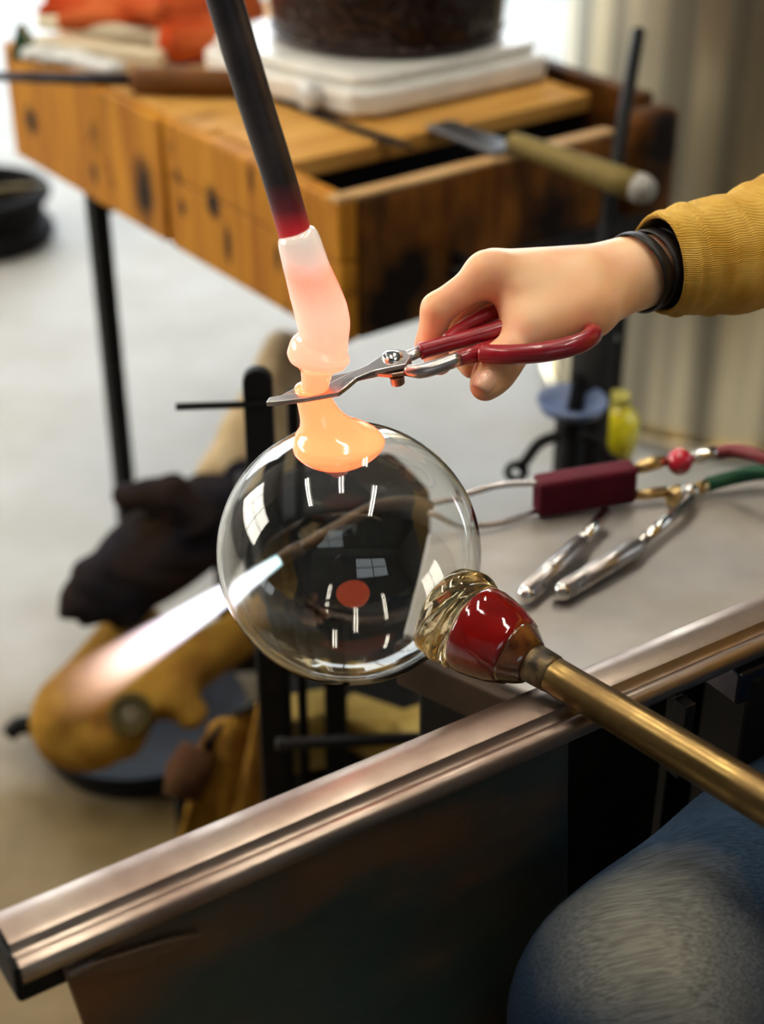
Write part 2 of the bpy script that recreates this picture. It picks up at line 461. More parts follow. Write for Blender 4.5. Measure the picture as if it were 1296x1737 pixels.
# left side, seen as separate boards
tb('side_board', 0, .026, .0, .40, -.076, -.002, W_SIDE)
tb('side_board', .001, .026, .0, .40, -HB, -.078, W_SIDE)
tb('side_board', -.004, .03, .403, .575, -HB + .004, -.004, W_SIDE)
tb('side_board', -.002, .03, .578, TW, -HB + .002, -.001, W_SIDE)
# front board with its pale worn top edge
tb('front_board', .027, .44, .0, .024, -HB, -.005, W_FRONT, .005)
tb('worn_edge', .0, .43, .0005, .0235, -.0045, .0015, W_EDGE, .002)
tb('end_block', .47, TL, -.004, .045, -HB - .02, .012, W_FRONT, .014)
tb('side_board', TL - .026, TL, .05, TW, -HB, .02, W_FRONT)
tb('side_board', .03, TL - .03, TW - .03, TW, -HB, -.002, W_SIDE)
# top boards
vv = .14
for i, w in enumerate((.165, .19, .18, .17)):
    v1 = min(vv + w, TW - .032)
    tb('top_board', .012 if i else .028, TL - .028, vv, v1 - .003, -.022, .002, W_TOP, .003)
    vv = v1
tb('slot_floor', .027, TL - .03, .026, .16, -HB + .005, -HB + .02, BLACKST, .001)  # slot floor and back coloured black for the shade inside
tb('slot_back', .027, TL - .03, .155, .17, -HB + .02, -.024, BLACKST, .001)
for (u, v) in ((.02, .655), (.02, .06), (TL - .03, .06), (TL - .03, TW - .06)):
    if (u, v) == (.02, .06): continue
    mesh('leg', *box(TP(u, v, -HB / 2 - ZT / 2), TAX, (.014, .014, (ZT - HB) / 2), .003), BLACKST, tt, False)
for v in (.655,):
    mesh('crossbar', *box(TP(TL / 2, v, -HB - .02), TAX, (TL / 2 - .02, .012, .012), .002), BLACKST, tt, False)

# ------------------------------------------------------------------ galvanised drum at the back right
DRUM = M('brushed_galvanised_steel', (.95, .84, .60), .30, metal=1, col2=(.34, .31, .24), nscale=1, nstretch=(10, 10, .4), bump=.1, lo=.42, hi=.58, rough2=.42, detail=2)  # vertical light and dark bands paint reflections into the steel colour
dc = onz(1230, 640, 0); dc[2] = 0
dr = thing('steel_drum', 'tall brushed galvanised drum standing behind the sleeve', 'drum', dc)
def wob(t, a): return 1 + .006 * math.sin(7 * a) + .004 * math.sin(13 * a + 1)
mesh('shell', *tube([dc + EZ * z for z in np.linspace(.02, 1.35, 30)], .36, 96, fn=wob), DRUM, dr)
for z in (.02, 1.33):
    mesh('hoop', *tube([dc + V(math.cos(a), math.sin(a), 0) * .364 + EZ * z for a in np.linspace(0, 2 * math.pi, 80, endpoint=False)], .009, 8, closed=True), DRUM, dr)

# ------------------------------------------------------------------ steel marver table carrying the torch
ZP = .752
PA = onz(925, 1186, ZP)
RD = unit(onz(1296, 1040, .85) - onz(0, 1600, .85)); RD[2] = 0; RD = unit(RD)      # direction of the bench rail
RN = V(-RD[1], RD[0], 0)                                                            # away from the camera
mt = thing('marver_table', 'low steel plate table with the burner lying on it, behind the bench rail', 'table', (PA[0] + .25, PA[1] + .15, 0))
PLP = [(925, 1188), (690, 1082), (735, 905), (1300, 808), (1560, 835), (1400, 985)]
pl = [onz(x, y, ZP) for x, y in PLP]
mesh('plate', *prism(pl, (0, 0, -.010), .002), PLATE, mt, False)
LIPM = M('brown_rusty_lip', (.07, .042, .024), .5, metal=.5, col2=(.04, .024, .016), nscale=20)
pdir = unit(pl[1] - pl[0]); pnrm = V(pdir[1], -pdir[0], 0)
if pnrm[0] > 0: pnrm = -pnrm
mesh('edge_lip', *prism([pl[0] + pnrm * .001 - EZ * .034, pl[1] + pnrm * .001 - EZ * .034, pl[1] + pnrm * .012 - EZ * .034, pl[0] + pnrm * .012 - EZ * .034], (0, 0, .03), .002), LIPM, mt, False)
cen = sum(pl) / len(pl)
mesh('underside_shade_block', *prism([cen + (p - cen) * .95 - EZ * .0105 for p in pl], (0, 0, -.62), .003), BLACKST, mt, False)  # black block added to stand for the shade under the plate
for p in (pl[0], pl[1], pl[3], pl[5]):
    q = cen + (p - cen) * .86
    mesh('foot', *box(V(q[0], q[1], (ZP - .631) / 2), [RD, RN, EZ], (.02, .02, (ZP - .631) / 2), .003), BLACKST, mt, False)

# ------------------------------------------------------------------ glassblower's bench: far rail, panel, posts
ZR = .847
R0 = onz(8, 1588, ZR); R1 = onz(1296, 1040, ZR); RDr = unit(R1 - R0); RNr = V(-RDr[1], RDr[0], 0)
bench = thing('glassblowing_bench', 'steel glassblowing bench with a worn rail crossing the picture and a dark side panel', 'bench', (R0[0] + .3, R0[1] + .1, 0))
def RP(s, t, z): return V(R0[0], R0[1], 0) + RDr * s + RNr * t + EZ * z
RLEN = .95
prof = [(-.0186, -.0150), (-.0200, -.0115), (-.0198, -.0075), (-.0182, -.0048), (-.0150, -.0036), (-.0115, -.0038), (-.0098, -.0058), (-.0075, -.0050), (-.0055, -.0006), (-.0030, .0), (.008, .0), (.017, -.0006), (.020, -.004), (.020, -.016), (.015, -.016), (.013, -.008), (-.006, -.0095), (-.0145, -.010), (-.0150, -.0150)]
mesh('rail', *prism([RP(0, t, ZR + z) for t, z in prof], RDr * RLEN, .0), RAILST, bench, True)
autosmooth(bpy.data.objects['rail'], 50)
mesh('rail_end', *prism([RP(-.004, t, ZR + z) for t, z in [(-.019, -.024), (-.019, -.004), (-.012, -.001), (.014, -.002), (.019, -.006), (.019, -.024)]], RDr * .0035, .001), BLACKST, bench, False)
mesh('rail_bar', *box(RP(.075, .006, ZR - .032), [RDr, RNr, EZ], (.075, .012, .009), .002), BLACKST, bench, False)
mesh('rail_bar', *box(RP(.70, -.003, ZR - .034), [RDr, RNr, EZ], (.24, .016, .012), .002), M('bluish_dark_steel', (.10, .10, .13), .3, metal=1, col2=(.05, .05, .07), nscale=20), bench, False)
# panel traced on its own plane under the rail
pn = -RNr; pq = RP(0, -.016, ZR)
def onpanel(px, py, off=0): return onp(px, py, pq + pn * off, pn)
pp = [onpanel(330, 1588), onpanel(112, 1655), onpanel(150, 1760), onpanel(200, 1900), onpanel(960, 1900), onpanel(965, 1250)]
pp[0] = RP((pp[0] - RP(0, -.016, 0)) @ RDr, -.016, ZR - .010); pp[-1][2] = ZR - .010
mesh('side_panel', *prism(pp, RNr * .006, .0012), DARKPANEL, bench, False)
pf = [onpanel(330, 1592), onpanel(300, 1605), onpanel(240, 1655), onpanel(118, 1664), onpanel(114, 1655)]
mesh('panel_fold', *prism([onpanel(345, 1586, .004), onpanel(250, 1640, .004), onpanel(116, 1660, .004), onpanel(170, 1632, .004), onpanel(300, 1592, .004)], RNr * .003, .0006), DARKPANEL, bench, False)
mesh('post', *box(RP(.50, .0, (ZR - .03) / 2), [RDr, RNr, EZ], (.03, .02, (ZR - .03) / 2), .003), BLACKST, bench, False)
mesh('post', *box(RP(.9, .0, (ZR - .03) / 2), [RDr, RNr, EZ], (.03, .02, (ZR - .03) / 2), .003), BLACKST, bench, False)
mesh('back_panel', *box(RP(.71, .036, .44), [RDr, RNr, EZ], (.25, .004, .38), .001), BLACKST, bench, False)
mesh('bracket', *box(RP(.415, -.019, ZR - .05), [RDr, RNr, EZ], (.004, .006, .028), .001), BLACKST, bench, False)
mesh('seat', *box(RP(.68, -.30, .50), [RDr, RNr, EZ], (.26, .26, .025), .008), wood('bench_seat_wood', (.2, .12, .05), (.15, .08, .03), (.05, .03, .02), math.atan2(RDr[1], RDr[0]), (.2, .03, .03)), bench, False)
for s, t in ((.44, -.54), (.92, -.54)):
    mesh('seat_leg', *box(RP(s, t, .24), [RDr, RNr, EZ], (.02, .02, .24), .003), BLACKST, bench, False)
mesh('seat_beam', *box(RP(.50, -.27, .465), [RDr, RNr, EZ], (.02, .27, .012), .003), BLACKST, bench, False)
mesh('seat_beam', *box(RP(.9, -.27, .465), [RDr, RNr, EZ], (.02, .27, .012), .003), BLACKST, bench, False)

# ------------------------------------------------------------------ the glass bubble
BC = at(592, 938, .98); BR = 225 / FPX * .98 * .996
POLE = BC + EZ * BR
YP = BC[1]
def glass(name, col, rough=0.0, ior=1.5):
    m = bpy.data.materials.new(name); m.use_nodes = True
    nt = m.node_tree; nt.nodes.clear()
    g = nt.nodes.new('ShaderNodeBsdfGlass'); g.inputs[0].default_value = (*col, 1); g.inputs['Roughness'].default_value = rough; g.inputs['IOR'].default_value = ior
    o = nt.nodes.new('ShaderNodeOutputMaterial'); nt.links.new(g.outputs[0], o.inputs[0])
    return m
GLASS = glass('clear_glass', (.985, .985, .975))
gb = thing('glass_bubble', 'large clear blown glass bubble with glowing orange glass on top', 'glass bubble', BC - EZ * BR)
def shell(c, r0, r1):
    a = ball(c, r0, 128, 80); b = ball(c + V(.0, .0, .0004), r1, 128, 80)
    return join(a, (b[0], [f[::-1] for f in b[1]]))
mesh('bubble', *shell(BC, BR, BR - .0019), GLASS, gb)

# hot glass: colour of the glow falls off along its length (world height)
def hot(name, stops, z0, z1, base=(.85, .5, .3), strength=.8, rough=.12):
    m = bpy.data.materials.new(name); m.use_nodes = True
    nt = m.node_tree; N = nt.nodes; L = nt.links; b = N['Principled BSDF']
    tc = N.new('ShaderNodeTexCoord'); sp = N.new('ShaderNodeSeparateXYZ'); L.new(tc.outputs['Object'], sp.inputs[0])
    no = N.new('ShaderNodeTexNoise'); no.inputs['Scale'].default_value = 45; no.inputs['Detail'].default_value = 3; no.inputs['Distortion'].default_value = 1.2
    L.new(tc.outputs['Object'], no.inputs['Vector'])
    mr = N.new('ShaderNodeMapRange'); mr.inputs[1].default_value = z0; mr.inputs[2].default_value = z1
    L.new(sp.outputs[2], mr.inputs[0])
    ad = N.new('ShaderNodeMath'); ad.operation = 'MULTIPLY_ADD'; ad.inputs[1].default_value = .10
    L.new(no.outputs['Fac'], ad.inputs[0]); 
    sb = N.new('ShaderNodeMath'); sb.operation = 'SUBTRACT'; sb.inputs[1].default_value = .05
    L.new(mr.outputs[0], ad.inputs[2]); L.new(ad.outputs[0], sb.inputs[0])
    cr = N.new('ShaderNodeValToRGB'); e = cr.color_ramp.elements
    e[0].position, e[0].color = stops[0][0], (*stops[0][1], 1)
    e[1].position, e[1].color = stops[-1][0], (*stops[-1][1], 1)
    for p, c in stops[1:-1]:
        x = e.new(p); x.color = (*c, 1)
    L.new(sb.outputs[0], cr.inputs[0])
    L.new(cr.outputs[0], b.inputs['Emission Color']); b.inputs['Emission Strength'].default_value = strength
    b.inputs['Base Color'].default_value = (*base, 1); b.inputs['Roughness'].default_value = rough
    b.inputs['Coat Weight'].default_value = .6; b.inputs['Coat Roughness'].default_value = .03
    bp = N.new('ShaderNodeBump'); bp.inputs['Strength'].default_value = .12; bp.inputs['Distance'].default_value = .002
    L.new(no.outputs['Fac'], bp.inputs['Height']); L.new(bp.outputs[0], b.inputs['Coat Normal'])
    return m
zc = lambda py, px=540: ony(px, py, YP)[2]
HOT_LOW = hot('hot_orange_glass', [(0, (2.3, .28, .085)), (.45, (2.4, .34, .12)), (1, (2.4, .36, .13))], zc(790), zc(670), (.5, .26, .12), .92)
HOT_HIGH = hot('hot_pink_glass', [(0, (2.3, .36, .12)), (.16, (2.3, .39, .17)), (.24, (2.3, .45, .26)), (.55, (2.1, .47, .32)), (.76, (1.5, .29, .17)), (.86, (.72, .44, .35)), (1, (.50, .44, .37))], zc(660), zc(395), (.5, .35, .28), .82)
# lower blob: sits over the pole of the bubble and rises into the cut neck
cl = [(571, 792, 0), (570, 778, 0), (566, 752, 0), (556, 728, 0), (545, 705, 0), (538, 685, 0), (534, 668, 0)]
px2m = .937 / FPX
def rings(levels, n=44, sub=5, fn=None):
    P = spline([V(dx, z, r) for z, r, dx in levels], sub)
    vs, fs = [], []
    for dx, z, r in P:
        for k in range(n):
            t = 2 * math.pi * k / n
            q = r * (fn(z, t) if fn else 1)
            vs.append(POLE + V(dx - .0105 + q * math.cos(t), q * math.sin(t), z))
    m = len(P)
    for i in range(m - 1):
        for k in range(n):
            l = (k + 1) % n
            fs.append((i * n + k, i * n + l, (i + 1) * n + l, (i + 1) * n + k))
    fs.append(tuple(range(n - 1, -1, -1))); fs.append(tuple((m - 1) * n + k for k in range(n)))
    return vs, fs
def lobe(z, t):
    w = max(0, 1 - abs(z + .003) / .011)
    return 1 + w * (.07 * math.cos(t - .5) + .035 * math.sin(3 * t + 2))
lv = ((-.0175, .010, .003), (-.0145, .019, .003), (-.010, .0250, .003), (-.0055, .0275, .003), (-.0010, .0265, .003), (.0025, .0228, .002), (.0060, .0184, .0), (.011, .0146, -.003), (.017, .0122, -.006), (.024, .0108, -.0085), (.031, .0098, -.0105), (.0335, .0086, -.011), (.0345, .003, -.011))
mesh('molten_blob', *rings(lv, fn=lobe), HOT_LOW, gb)

# moil: clear collar and red core on the pipe end
PQ = onz(950, 1152, .86)
PD = unit(PQ - BC)
AMBER = glass('clear_amber_tinted_glass', (1.0, .93, .78), 0, 1.5)
def wob2(t, a): return 1 + .03 * math.sin(3 * a + 9 * t) + .02 * math.sin(5 * a + 21 * t)
prc = [(.074, .016), (.077, .0225), (.081, .0280), (.087, .0300), (.093, .0300), (.097, .0288), (.100, .0276), (.102, .0262), (.1025, .012)]
mesh('clear_collar', *tube(spline([BC + PD * s for s, r in prc], 3), [r for s, r in prc], 64, fn=wob2), AMBER, gb)
RED = M('deep_red_glass', (.25, .004, .003), .08, coat=1, col2=(.15, .003, .002), nscale=45, ior=1.5)
prr = [(.1028, .012), (.103, .0256), (.1045, .0272), (.110, .0274), (.117, .0262), (.126, .0240), (.135, .0204)]
mesh('red_core', *tube(spline([BC + PD * s for s, r in prr], 3), [r for s, r in prr], 48, fn=lambda t, a: 1 + .012 * math.sin(3 * a + 4 * t)), RED, gb)
DARKAMB = M('dark_amber_glass', (.05, .012, .004), .1, coat=1, col2=(.16, .05, .008), nscale=90, ior=1.5, bump=.3)
pra = [(.1351, .012), (.1352, .0201), (.1395, .0178), (.1435, .0152), (.146, .0132), (.147, .0112)]
mesh('amber_end', *tube(spline([BC + PD * s for s, r in pra], 3), [r for s, r in pra], 48, fn=lambda t, a: 1 + .03 * math.sin(4 * a + 4 * t)), DARKAMB, gb)

# ------------------------------------------------------------------ blowpipe
bp_ = thing('blowpipe', 'brown steel blowpipe resting on the bench rail and holding the bubble', 'blowpipe', PQ - EZ * .012)
mesh('pipe', *tube([BC + PD * s for s in (.136, .139, .17, .22, .3, .4, .62)], [.0085, .0104, .0108, .0113, .0122, .0128, .0130], 40), PIPE, bp_)
mesh('pipe_tip', *tube([BC + PD * s for s in (.1385, .141, .150, .160, .162)], [.0095, .0114, .0116, .0113, .0107], 40, fn=lambda t, a: 1 + .02 * math.sin(5 * a + 8 * t)), M('scaled_pipe_end', (.20, .14, .07), .45, metal=.9, col2=(.05, .04, .03), nscale=120, bump=.5), bp_)

# ------------------------------------------------------------------ punty rod and its molten gather
pr = thing('punty_rod', 'dark steel punty rod from above ending in glowing pink glass', 'rod', ony(505, 400, YP))
rp = [ony(px, py, YP) for px, py in ((505, 412), (500, 395), (470, 290), (432, 170), (383, 5), (330, -180), (250, -460))]
def rodmat():
    m = M('dark_hot_rod', (.05, .045, .05), .4, metal=.85, col2=(.09, .075, .075), nscale=45, bump=.15, rough2=.5)
    nt = m.node_tree; N = nt.nodes; L = nt.links; b = N['Principled BSDF']
    tc = N.new('ShaderNodeTexCoord'); sp = N.new('ShaderNodeSeparateXYZ'); L.new(tc.outputs['Object'], sp.inputs[0])
    mr = N.new('ShaderNodeMapRange'); mr.inputs[1].default_value = zc(300); mr.inputs[2].default_value = zc(398)
    L.new(sp.outputs[2], mr.inputs[0])
    cr = N.new('ShaderNodeValToRGB'); e = cr.color_ramp.elements
    e[0].color = (0, 0, 0, 1); e[1].color = (.34, .004, .006, 1)
    x = e.new(.5); x.color = (.045, .001, .004, 1)
    L.new(mr.outputs[0], cr.inputs[0]); L.new(cr.outputs[0], b.inputs['Emission Color']); b.inputs['Emission Strength'].default_value = 1
    return m
mesh('rod', *tube(spline(rp, 6), [.0092, .0093, .0093, .0095, .0096, .0096, .0096], 32), rodmat(), pr)
gp = [(502, 392, 24), (503, 395, 29), (505, 401, 33), (508, 412, 35), (513, 430, 36), (522, 460, 38), (534, 495, 42), (544, 525, 44.5), (549, 548, 44), (549, 566, 42), (546, 580, 43), (542, 592, 49), (540, 603, 51), (539, 613, 46), (538, 621, 34), (537, 630, 26), (535, 645, 23), (533, 660, 22.5), (533, 672, 23), (533, 680, 10)]
gpts = [ony(px, py, YP - .002) for px, py, r in gp]; grad = [r * .925 / FPX * .98 for *_, r in gp]
gs = spline(gpts, 4); gr = np.interp(np.linspace(0, 1, len(gs)), np.linspace(0, 1, len(grad)), grad)
mesh('molten_gather', *tube(gs, gr, 48, up=(1, 0, 0), fn=lambda t, a: 1 + (.06 * math.sin(2 * a + 1) + .03 * math.sin(3 * a)) * (1 if t > .5 else t * .6)), HOT_HIGH, pr)

# ------------------------------------------------------------------ shears
SP0 = ony(533, 668, YP); SN = unit(V(-.15, -.1, 1))
def SP(px, py, h=0): return onp(px, py, SP0, SN) + SN * h
RUSTY = M('heat_stained_steel', (.36, .31, .28), .34, metal=1, col2=(.42, .16, .04), nscale=70, lo=.45, hi=.7)
REDV = M('red_vinyl_coating', (.30, .008, .018), .32, coat=.3, col2=(.22, .006, .014), nscale=60, bump=.05)
sh = thing('shears', 'steel glass shears with red coated loop handles held in the hand', 'shears', SP(668, 617, -.006))
fb = [(453, 693), (459, 684), (500, 677), (551, 665), (590, 645), (625, 629), (650, 612), (668, 602), (690, 604), (698, 615), (690, 628), (660, 634), (637, 639), (607, 651), (588, 667), (576, 676), (520, 686), (470, 692)]
bb = [(459, 682), (480, 670), (505, 656), (560, 639), (590, 633), (622, 621), (646, 608), (668, 600), (692, 600), (698, 612), (690, 632), (665, 636), (640, 634), (600, 643), (555, 657), (505, 667)]
mesh('blade', *prism([SP(x, y, .0012) for x, y in fb], SN * .0032, .0006), STEEL, sh, False)
mesh('blade', *prism([SP(x, y, -.0024) for x, y in bb], SN * .0030, .0006), RUSTY, sh, False)
mesh('rivet', *ball(SP(668, 616, .0042), .0068, 24, 12, [AX, np.cross(SN, AX), SN], (1, 1, .5)), CHROME, sh)
mesh('rivet_nut', *lathe(SP(672, 632, -.0075), SN, [(0, 0), (0, .0042), (.005, .0045), (.005, 0)], 16), RUSTY, sh, False)
mesh('shank', *tube([SP(x, y) for x, y in ((682, 607), (696, 603), (716, 594))], [.004, .0042, .0042], 14, squash=(.8, 1.1)), STEEL, sh)
mesh('shank', *tube(spline([SP(x, y) for x, y in ((688, 628), (712, 629), (735, 624), (780, 608))], 4), [.0035, .0046, .0046, .0044], 16), STEEL, sh)
mesh('handle', *tube(spline([SP(x, y) for x, y in ((712, 596), (740, 588), (790, 575), (850, 557), (920, 533), (972, 512), (978, 499), (955, 497), (900, 508), (840, 530), (800, 549), (775, 566), (760, 580))], 6), .0052, 18), REDV, sh)
lp = [(776, 609, 0), (800, 602, .002), (830, 589, .008), (862, 576, .020), (910, 566, .034), (955, 562, .040), (988, 560, .032), (1006, 560, .012), (1004, 570, .0), (978, 585, -.003), (930, 597, -.004), (880, 602, -.004), (840, 602, -.003), (817, 600, -.002)]
mesh('handle', *tube(spline([SP(x, y) + FW * q for x, y, q in lp], 6), [.0046, .005, .005, .005, .005, .005, .0053, .0056, .0058, .006, .0061, .006, .0058, .0056], 20), REDV, sh)

# ------------------------------------------------------------------ the glassblower: hand with forearm, sleeve, jeans
SKIN = M('skin', (.88, .55, .32), .42, col2=(.84, .47, .24), nscale=25, sss=.35, sss_col=(.010, .004, .002), bump=.06, bscale=500, col3=(.80, .36, .22), n3scale=30, lo3=.5, hi3=.8)
NAIL = M('fingernail', (.84, .49, .34), .25, col2=(.80, .45, .30), nscale=50, coat=.3)
ps = thing('person', 'seated person in mustard sweater and blue jeans cutting the hot glass with shears', 'person', V(.5, .72, 0))
J = lambda px, py, d: at(px, py, d)
ix = [J(828, 466, .957), J(742, 524, .957), J(729, 584, .966), J(746, 616, .962)]
md = [J(836, 458, .974), J(768, 540, .986), J(778, 592, .988), J(800, 622, .976)]
rg = [J(852, 468, .992), J(800, 545, 1.006), J(812, 592, 1.0), J(832, 614, .990)]
pk = [J(872, 486, 1.008), J(836, 548, 1.016), J(842, 588, 1.010), J(858, 606, 1.0)]
th = [J(1000, 528, .962), J(900, 562, .948), J(858, 606, .941), J(823, 654, .932)]
WR = J(1075, 463, .990); WD = unit(J(1250, 430, 1.03) - WR); WU = unit(UP - WD * (UP @ WD)); WB = np.cross(WD, WU)
def hand(P):
    mm = .001
    d = sd_cap(P, WR + WD * .10 + WB * .008, WR + WB * .008, 20 * mm, 16.2 * mm)
    d = smin(d, sd_cap(P, WR + WD * .10 - WB * .008, WR - WB * .008, 20 * mm, 16.2 * mm), .012)
    pal = sd_cap(P, WR + WD * .005, ix[0], 15 * mm, 11.5 * mm)
    pal = smin(pal, sd_cap(P, WR + WD * .005, md[0], 15.5 * mm, 12.5 * mm), .012)
    pal = smin(pal, sd_cap(P, WR + FW * .006, rg[0], 15 * mm, 11 * mm), .012)
    pal = smin(pal, sd_cap(P, WR + FW * .010, pk[0], 14 * mm, 10 * mm), .012)
    # thumb base and web
    pal = smin(pal, sd_cap(P, J(1035, 500, .975), J(925, 550, .955), 17 * mm, 15.5 * mm), .018)
    pal = smin(pal, sd_cap(P, J(985, 490, .968), J(880, 505, .958), 15 * mm, 12 * mm), .018)
    pal = smin(pal, sd_cap(P, J(960, 520, .965), J(885, 548, .955), 13 * mm, 9.5 * mm), .014)
    pal = smin(pal, sd_cap(P, J(985, 520, .985), J(900, 510, .99), 16 * mm, 13 * mm), .012)
    d = smin(d, pal, .018)
    t = sd_cap(P, th[0], th[1], 16 * mm, 12.8 * mm)
    t = smin(t, sd_cap(P, th[1], th[2], 12.6 * mm, 11.2 * mm), .006)
    t = smin(t, sd_cap(P, th[2], th[3], 11.3 * mm, 9.2 * mm), .004)
    t = smin(t, sd_ell(P, th[2] * .55 + th[3] * .45, [unit(th[3] - th[2]), unit(np.cross(th[3] - th[2], FW)), FW], (.017, .0128, .0095)), .004)
    d = smin(d, t, .012)
    fing = None
    for f, r in ((ix, (11.2, 9.8, 8.8, 7.6)), (md, (11, 9.8, 8.8, 7.6)), (rg, (10.5, 9.2, 8.2, 7.2)), (pk, (9.5, 8.2, 7.4, 6.6))):
        g = sd_cap(P, f[0], f[1], r[0] * mm, r[1] * mm)
        g = smin(g, sd_cap(P, f[1], f[2], r[1] * mm, r[2] * mm), .004)
        g = smin(g, sd_cap(P, f[2], f[3], r[2] * mm, r[3] * mm), .003)
        fing = g if fing is None else smin(fing, g, .0015)
    d = smin(d, fing, .007)
    # knuckle of the index finger and wrist bone
    d = smin(d, sd_ell(P, J(828, 455, .955), WAX, (.009, .008, .007)), .012)
    return d
allp = np.array(ix + md + rg + pk + th + [WR, WR + WD * .09])
body = mesh('hand', *nets(hand, allp.min(0) - .032, allp.max(0) + .030, .0015), SKIN, ps)
sm = body.modifiers.new('smooth', 'SMOOTH'); sm.factor = .5; sm.iterations = 4
# thumb nail
tn = unit(th[3] - th[2]); tside = unit(np.cross(tn, FW)); tf = unit(np.cross(tside, tn))
if tf @ FW > 0: tf = -tf; tside = -tside
def nail(c, a, s, n, L, W):
    vs = []; fs = []; m, k = 9, 9
    for i in range(m):
        for j in range(k):
            y = (i / (m - 1) - .5) * L; x = (j / (k - 1) - .5) * W
            y2 = y * math.sqrt(max(0, 1 - .35 * (2 * x / W) ** 2)) if True else y
            vs.append(c + a * y2 + s * x * (1 - .18 * (abs(y) / L * 2) ** 3) + n * (.0026 - .0045 * (2 * x / W) ** 2 - .0012 * (2 * y / L) ** 2))
    for i in range(m - 1):
        for j in range(k - 1): fs.append((i * k + j, i * k + j + 1, (i + 1) * k + j + 1, (i + 1) * k + j))
    top = len(vs); vs += [v - n * .001 for v in vs]
    fs += [tuple(q + top for q in f[::-1]) for f in fs]
    ed = [j for j in range(k)] + [i * k + k - 1 for i in range(1, m)] + [(m - 1) * k + j for j in range(k - 2, -1, -1)] + [i * k for i in range(m - 2, 0, -1)]
    for q in range(len(ed)): a_, b_ = ed[q], ed[(q + 1) % len(ed)]; fs.append((a_, top + a_, top + b_, b_))
    return vs, fs
nn = unit(tf * .93 + tside * (.25 if tside[0] < 0 else -.25))
ns = unit(np.cross(tn, nn))
mesh('thumbnail', *nail(th[3] + tn * .001 + nn * .0086, tn, ns, nn, .0150, .0130), NAIL, ps)

# bracelets
LEATH = M('dark_brown_leather', (.006, .004, .004), .45, spec=.3, col2=(.011, .007, .006), nscale=80, bump=.15)
for k, (s, rw, ti, w) in enumerate(((.004, .0290, .16, .0042), (.015, .0292, .02, .0048), (.025, .0290, -.02, .0044))):
    c = WR + WD * s
    ring = []
    for a in np.linspace(0, 2 * math.pi, 56, endpoint=False):
        ring.append(c + WU * math.cos(a) * rw * .86 + WB * math.sin(a) * rw * 1.10 + WD * ti * rw * (-math.cos(a)) - WD * .12 * rw * math.sin(a))
    vs, fs = tube(ring, 1.0, 10, closed=True, up=WD, squash=(w, .0012))
    br = mesh('bracelet', vs, fs, LEATH, ps)
    if k == 0: mesh('stud', *box(ring[3] + (ring[3] - c) * .05, [WD, unit(ring[4] - ring[3]), unit(ring[3] - c)], (.0028, .0034, .0012), .0005), CHROME, br, False)
    if k == 2:
        b0 = ring[28] + WD * .004
        mesh('charm_ring', *tube([b0 + (WD * math.cos(a) * .6 + unit(ring[28] - c) * math.sin(a) * .5 + WB * .3 * math.cos(a)) * .006 for a in np.linspace(0, 2 * math.pi, 20, endpoint=False)], .0009, 8, closed=True), CHROME, br)

# sleeve
def knit(name, c1, c2):
    m = M(name, c1, .95, col2=c2, nscale=38, spec=.1, sheen=.08, lo=.3, hi=.7, detail=4)
    nt = m.node_tree; N = nt.nodes; L = nt.links
    tc = N.new('ShaderNodeTexCoord')
    w = N.new('ShaderNodeTexWave'); w.inputs['Scale'].default_value = 260; w.inputs['Distortion'].default_value = 2; w.inputs['Detail'].default_value = 2; w.bands_direction = 'Z'
    L.new(tc.outputs['Object'], w.inputs['Vector'])
    bp = N.new('ShaderNodeBump'); bp.inputs['Strength'].default_value = .5; bp.inputs['Distance'].default_value = .0008
    L.new(w.outputs['Fac'], bp.inputs['Height']); L.new(bp.outputs[0], N['Principled BSDF'].inputs['Normal'])
    return m
KNIT = knit('mustard_knit', (.64, .40, .085), (.42, .22, .020))
ELB = V(.43, 1.06, 1.08); SHO = V(.60, .99, 1.36)
s0 = J(1117, 449, .988)
sl = spline([s0, J(1180, 438, 1.0), J(1296, 413, 1.022), ELB * .6 + J(1296, 413, 1.022) * .4, ELB, ELB * .5 + SHO * .5 + V(.01, .01, 0), SHO], 10)
sr = np.interp(np.linspace(0, 1, len(sl)), [0, .04, .1, .17, .34, .5, .66, .83, 1], [.0315, .0330, .0345, .0365, .0405, .045, .052, .062, .075])
def wr(t, a): return 1 + .022 * math.sin(3 * a + 60 * t) + .02 * math.sin(2 * a - 95 * t + 1) + .012 * math.sin(140 * t + 2 * math.sin(a))
V1, F1 = tube(sl, sr, 72, caps=False, up=UP, fn=wr)
inn = sl[:10]; V2, F2 = tube([p + WD * .0 for p in inn], [r - .0035 for r in sr[:10]], 72, caps=False, up=UP, fn=wr)
n1 = len(V1)
F = F1 + [tuple(i + n1 for i in f[::-1]) for f in F2]
rimc = sl[0] - unit(sl[1] - sl[0]) * .0022
V3 = [(V1[k] + V2[k]) / 2 - unit(sl[1] - sl[0]) * .0024 for k in range(72)]
n3 = n1 + len(V2)
for k in range(72):
    l = (k + 1) % 72
    F.append((n3 + k, n3 + l, l, k)); F.append((n1 + k, n1 + l, n3 + l, n3 + k))
sleeve = mesh('sleeve', V1 + V2 + V3, F, KNIT, ps)
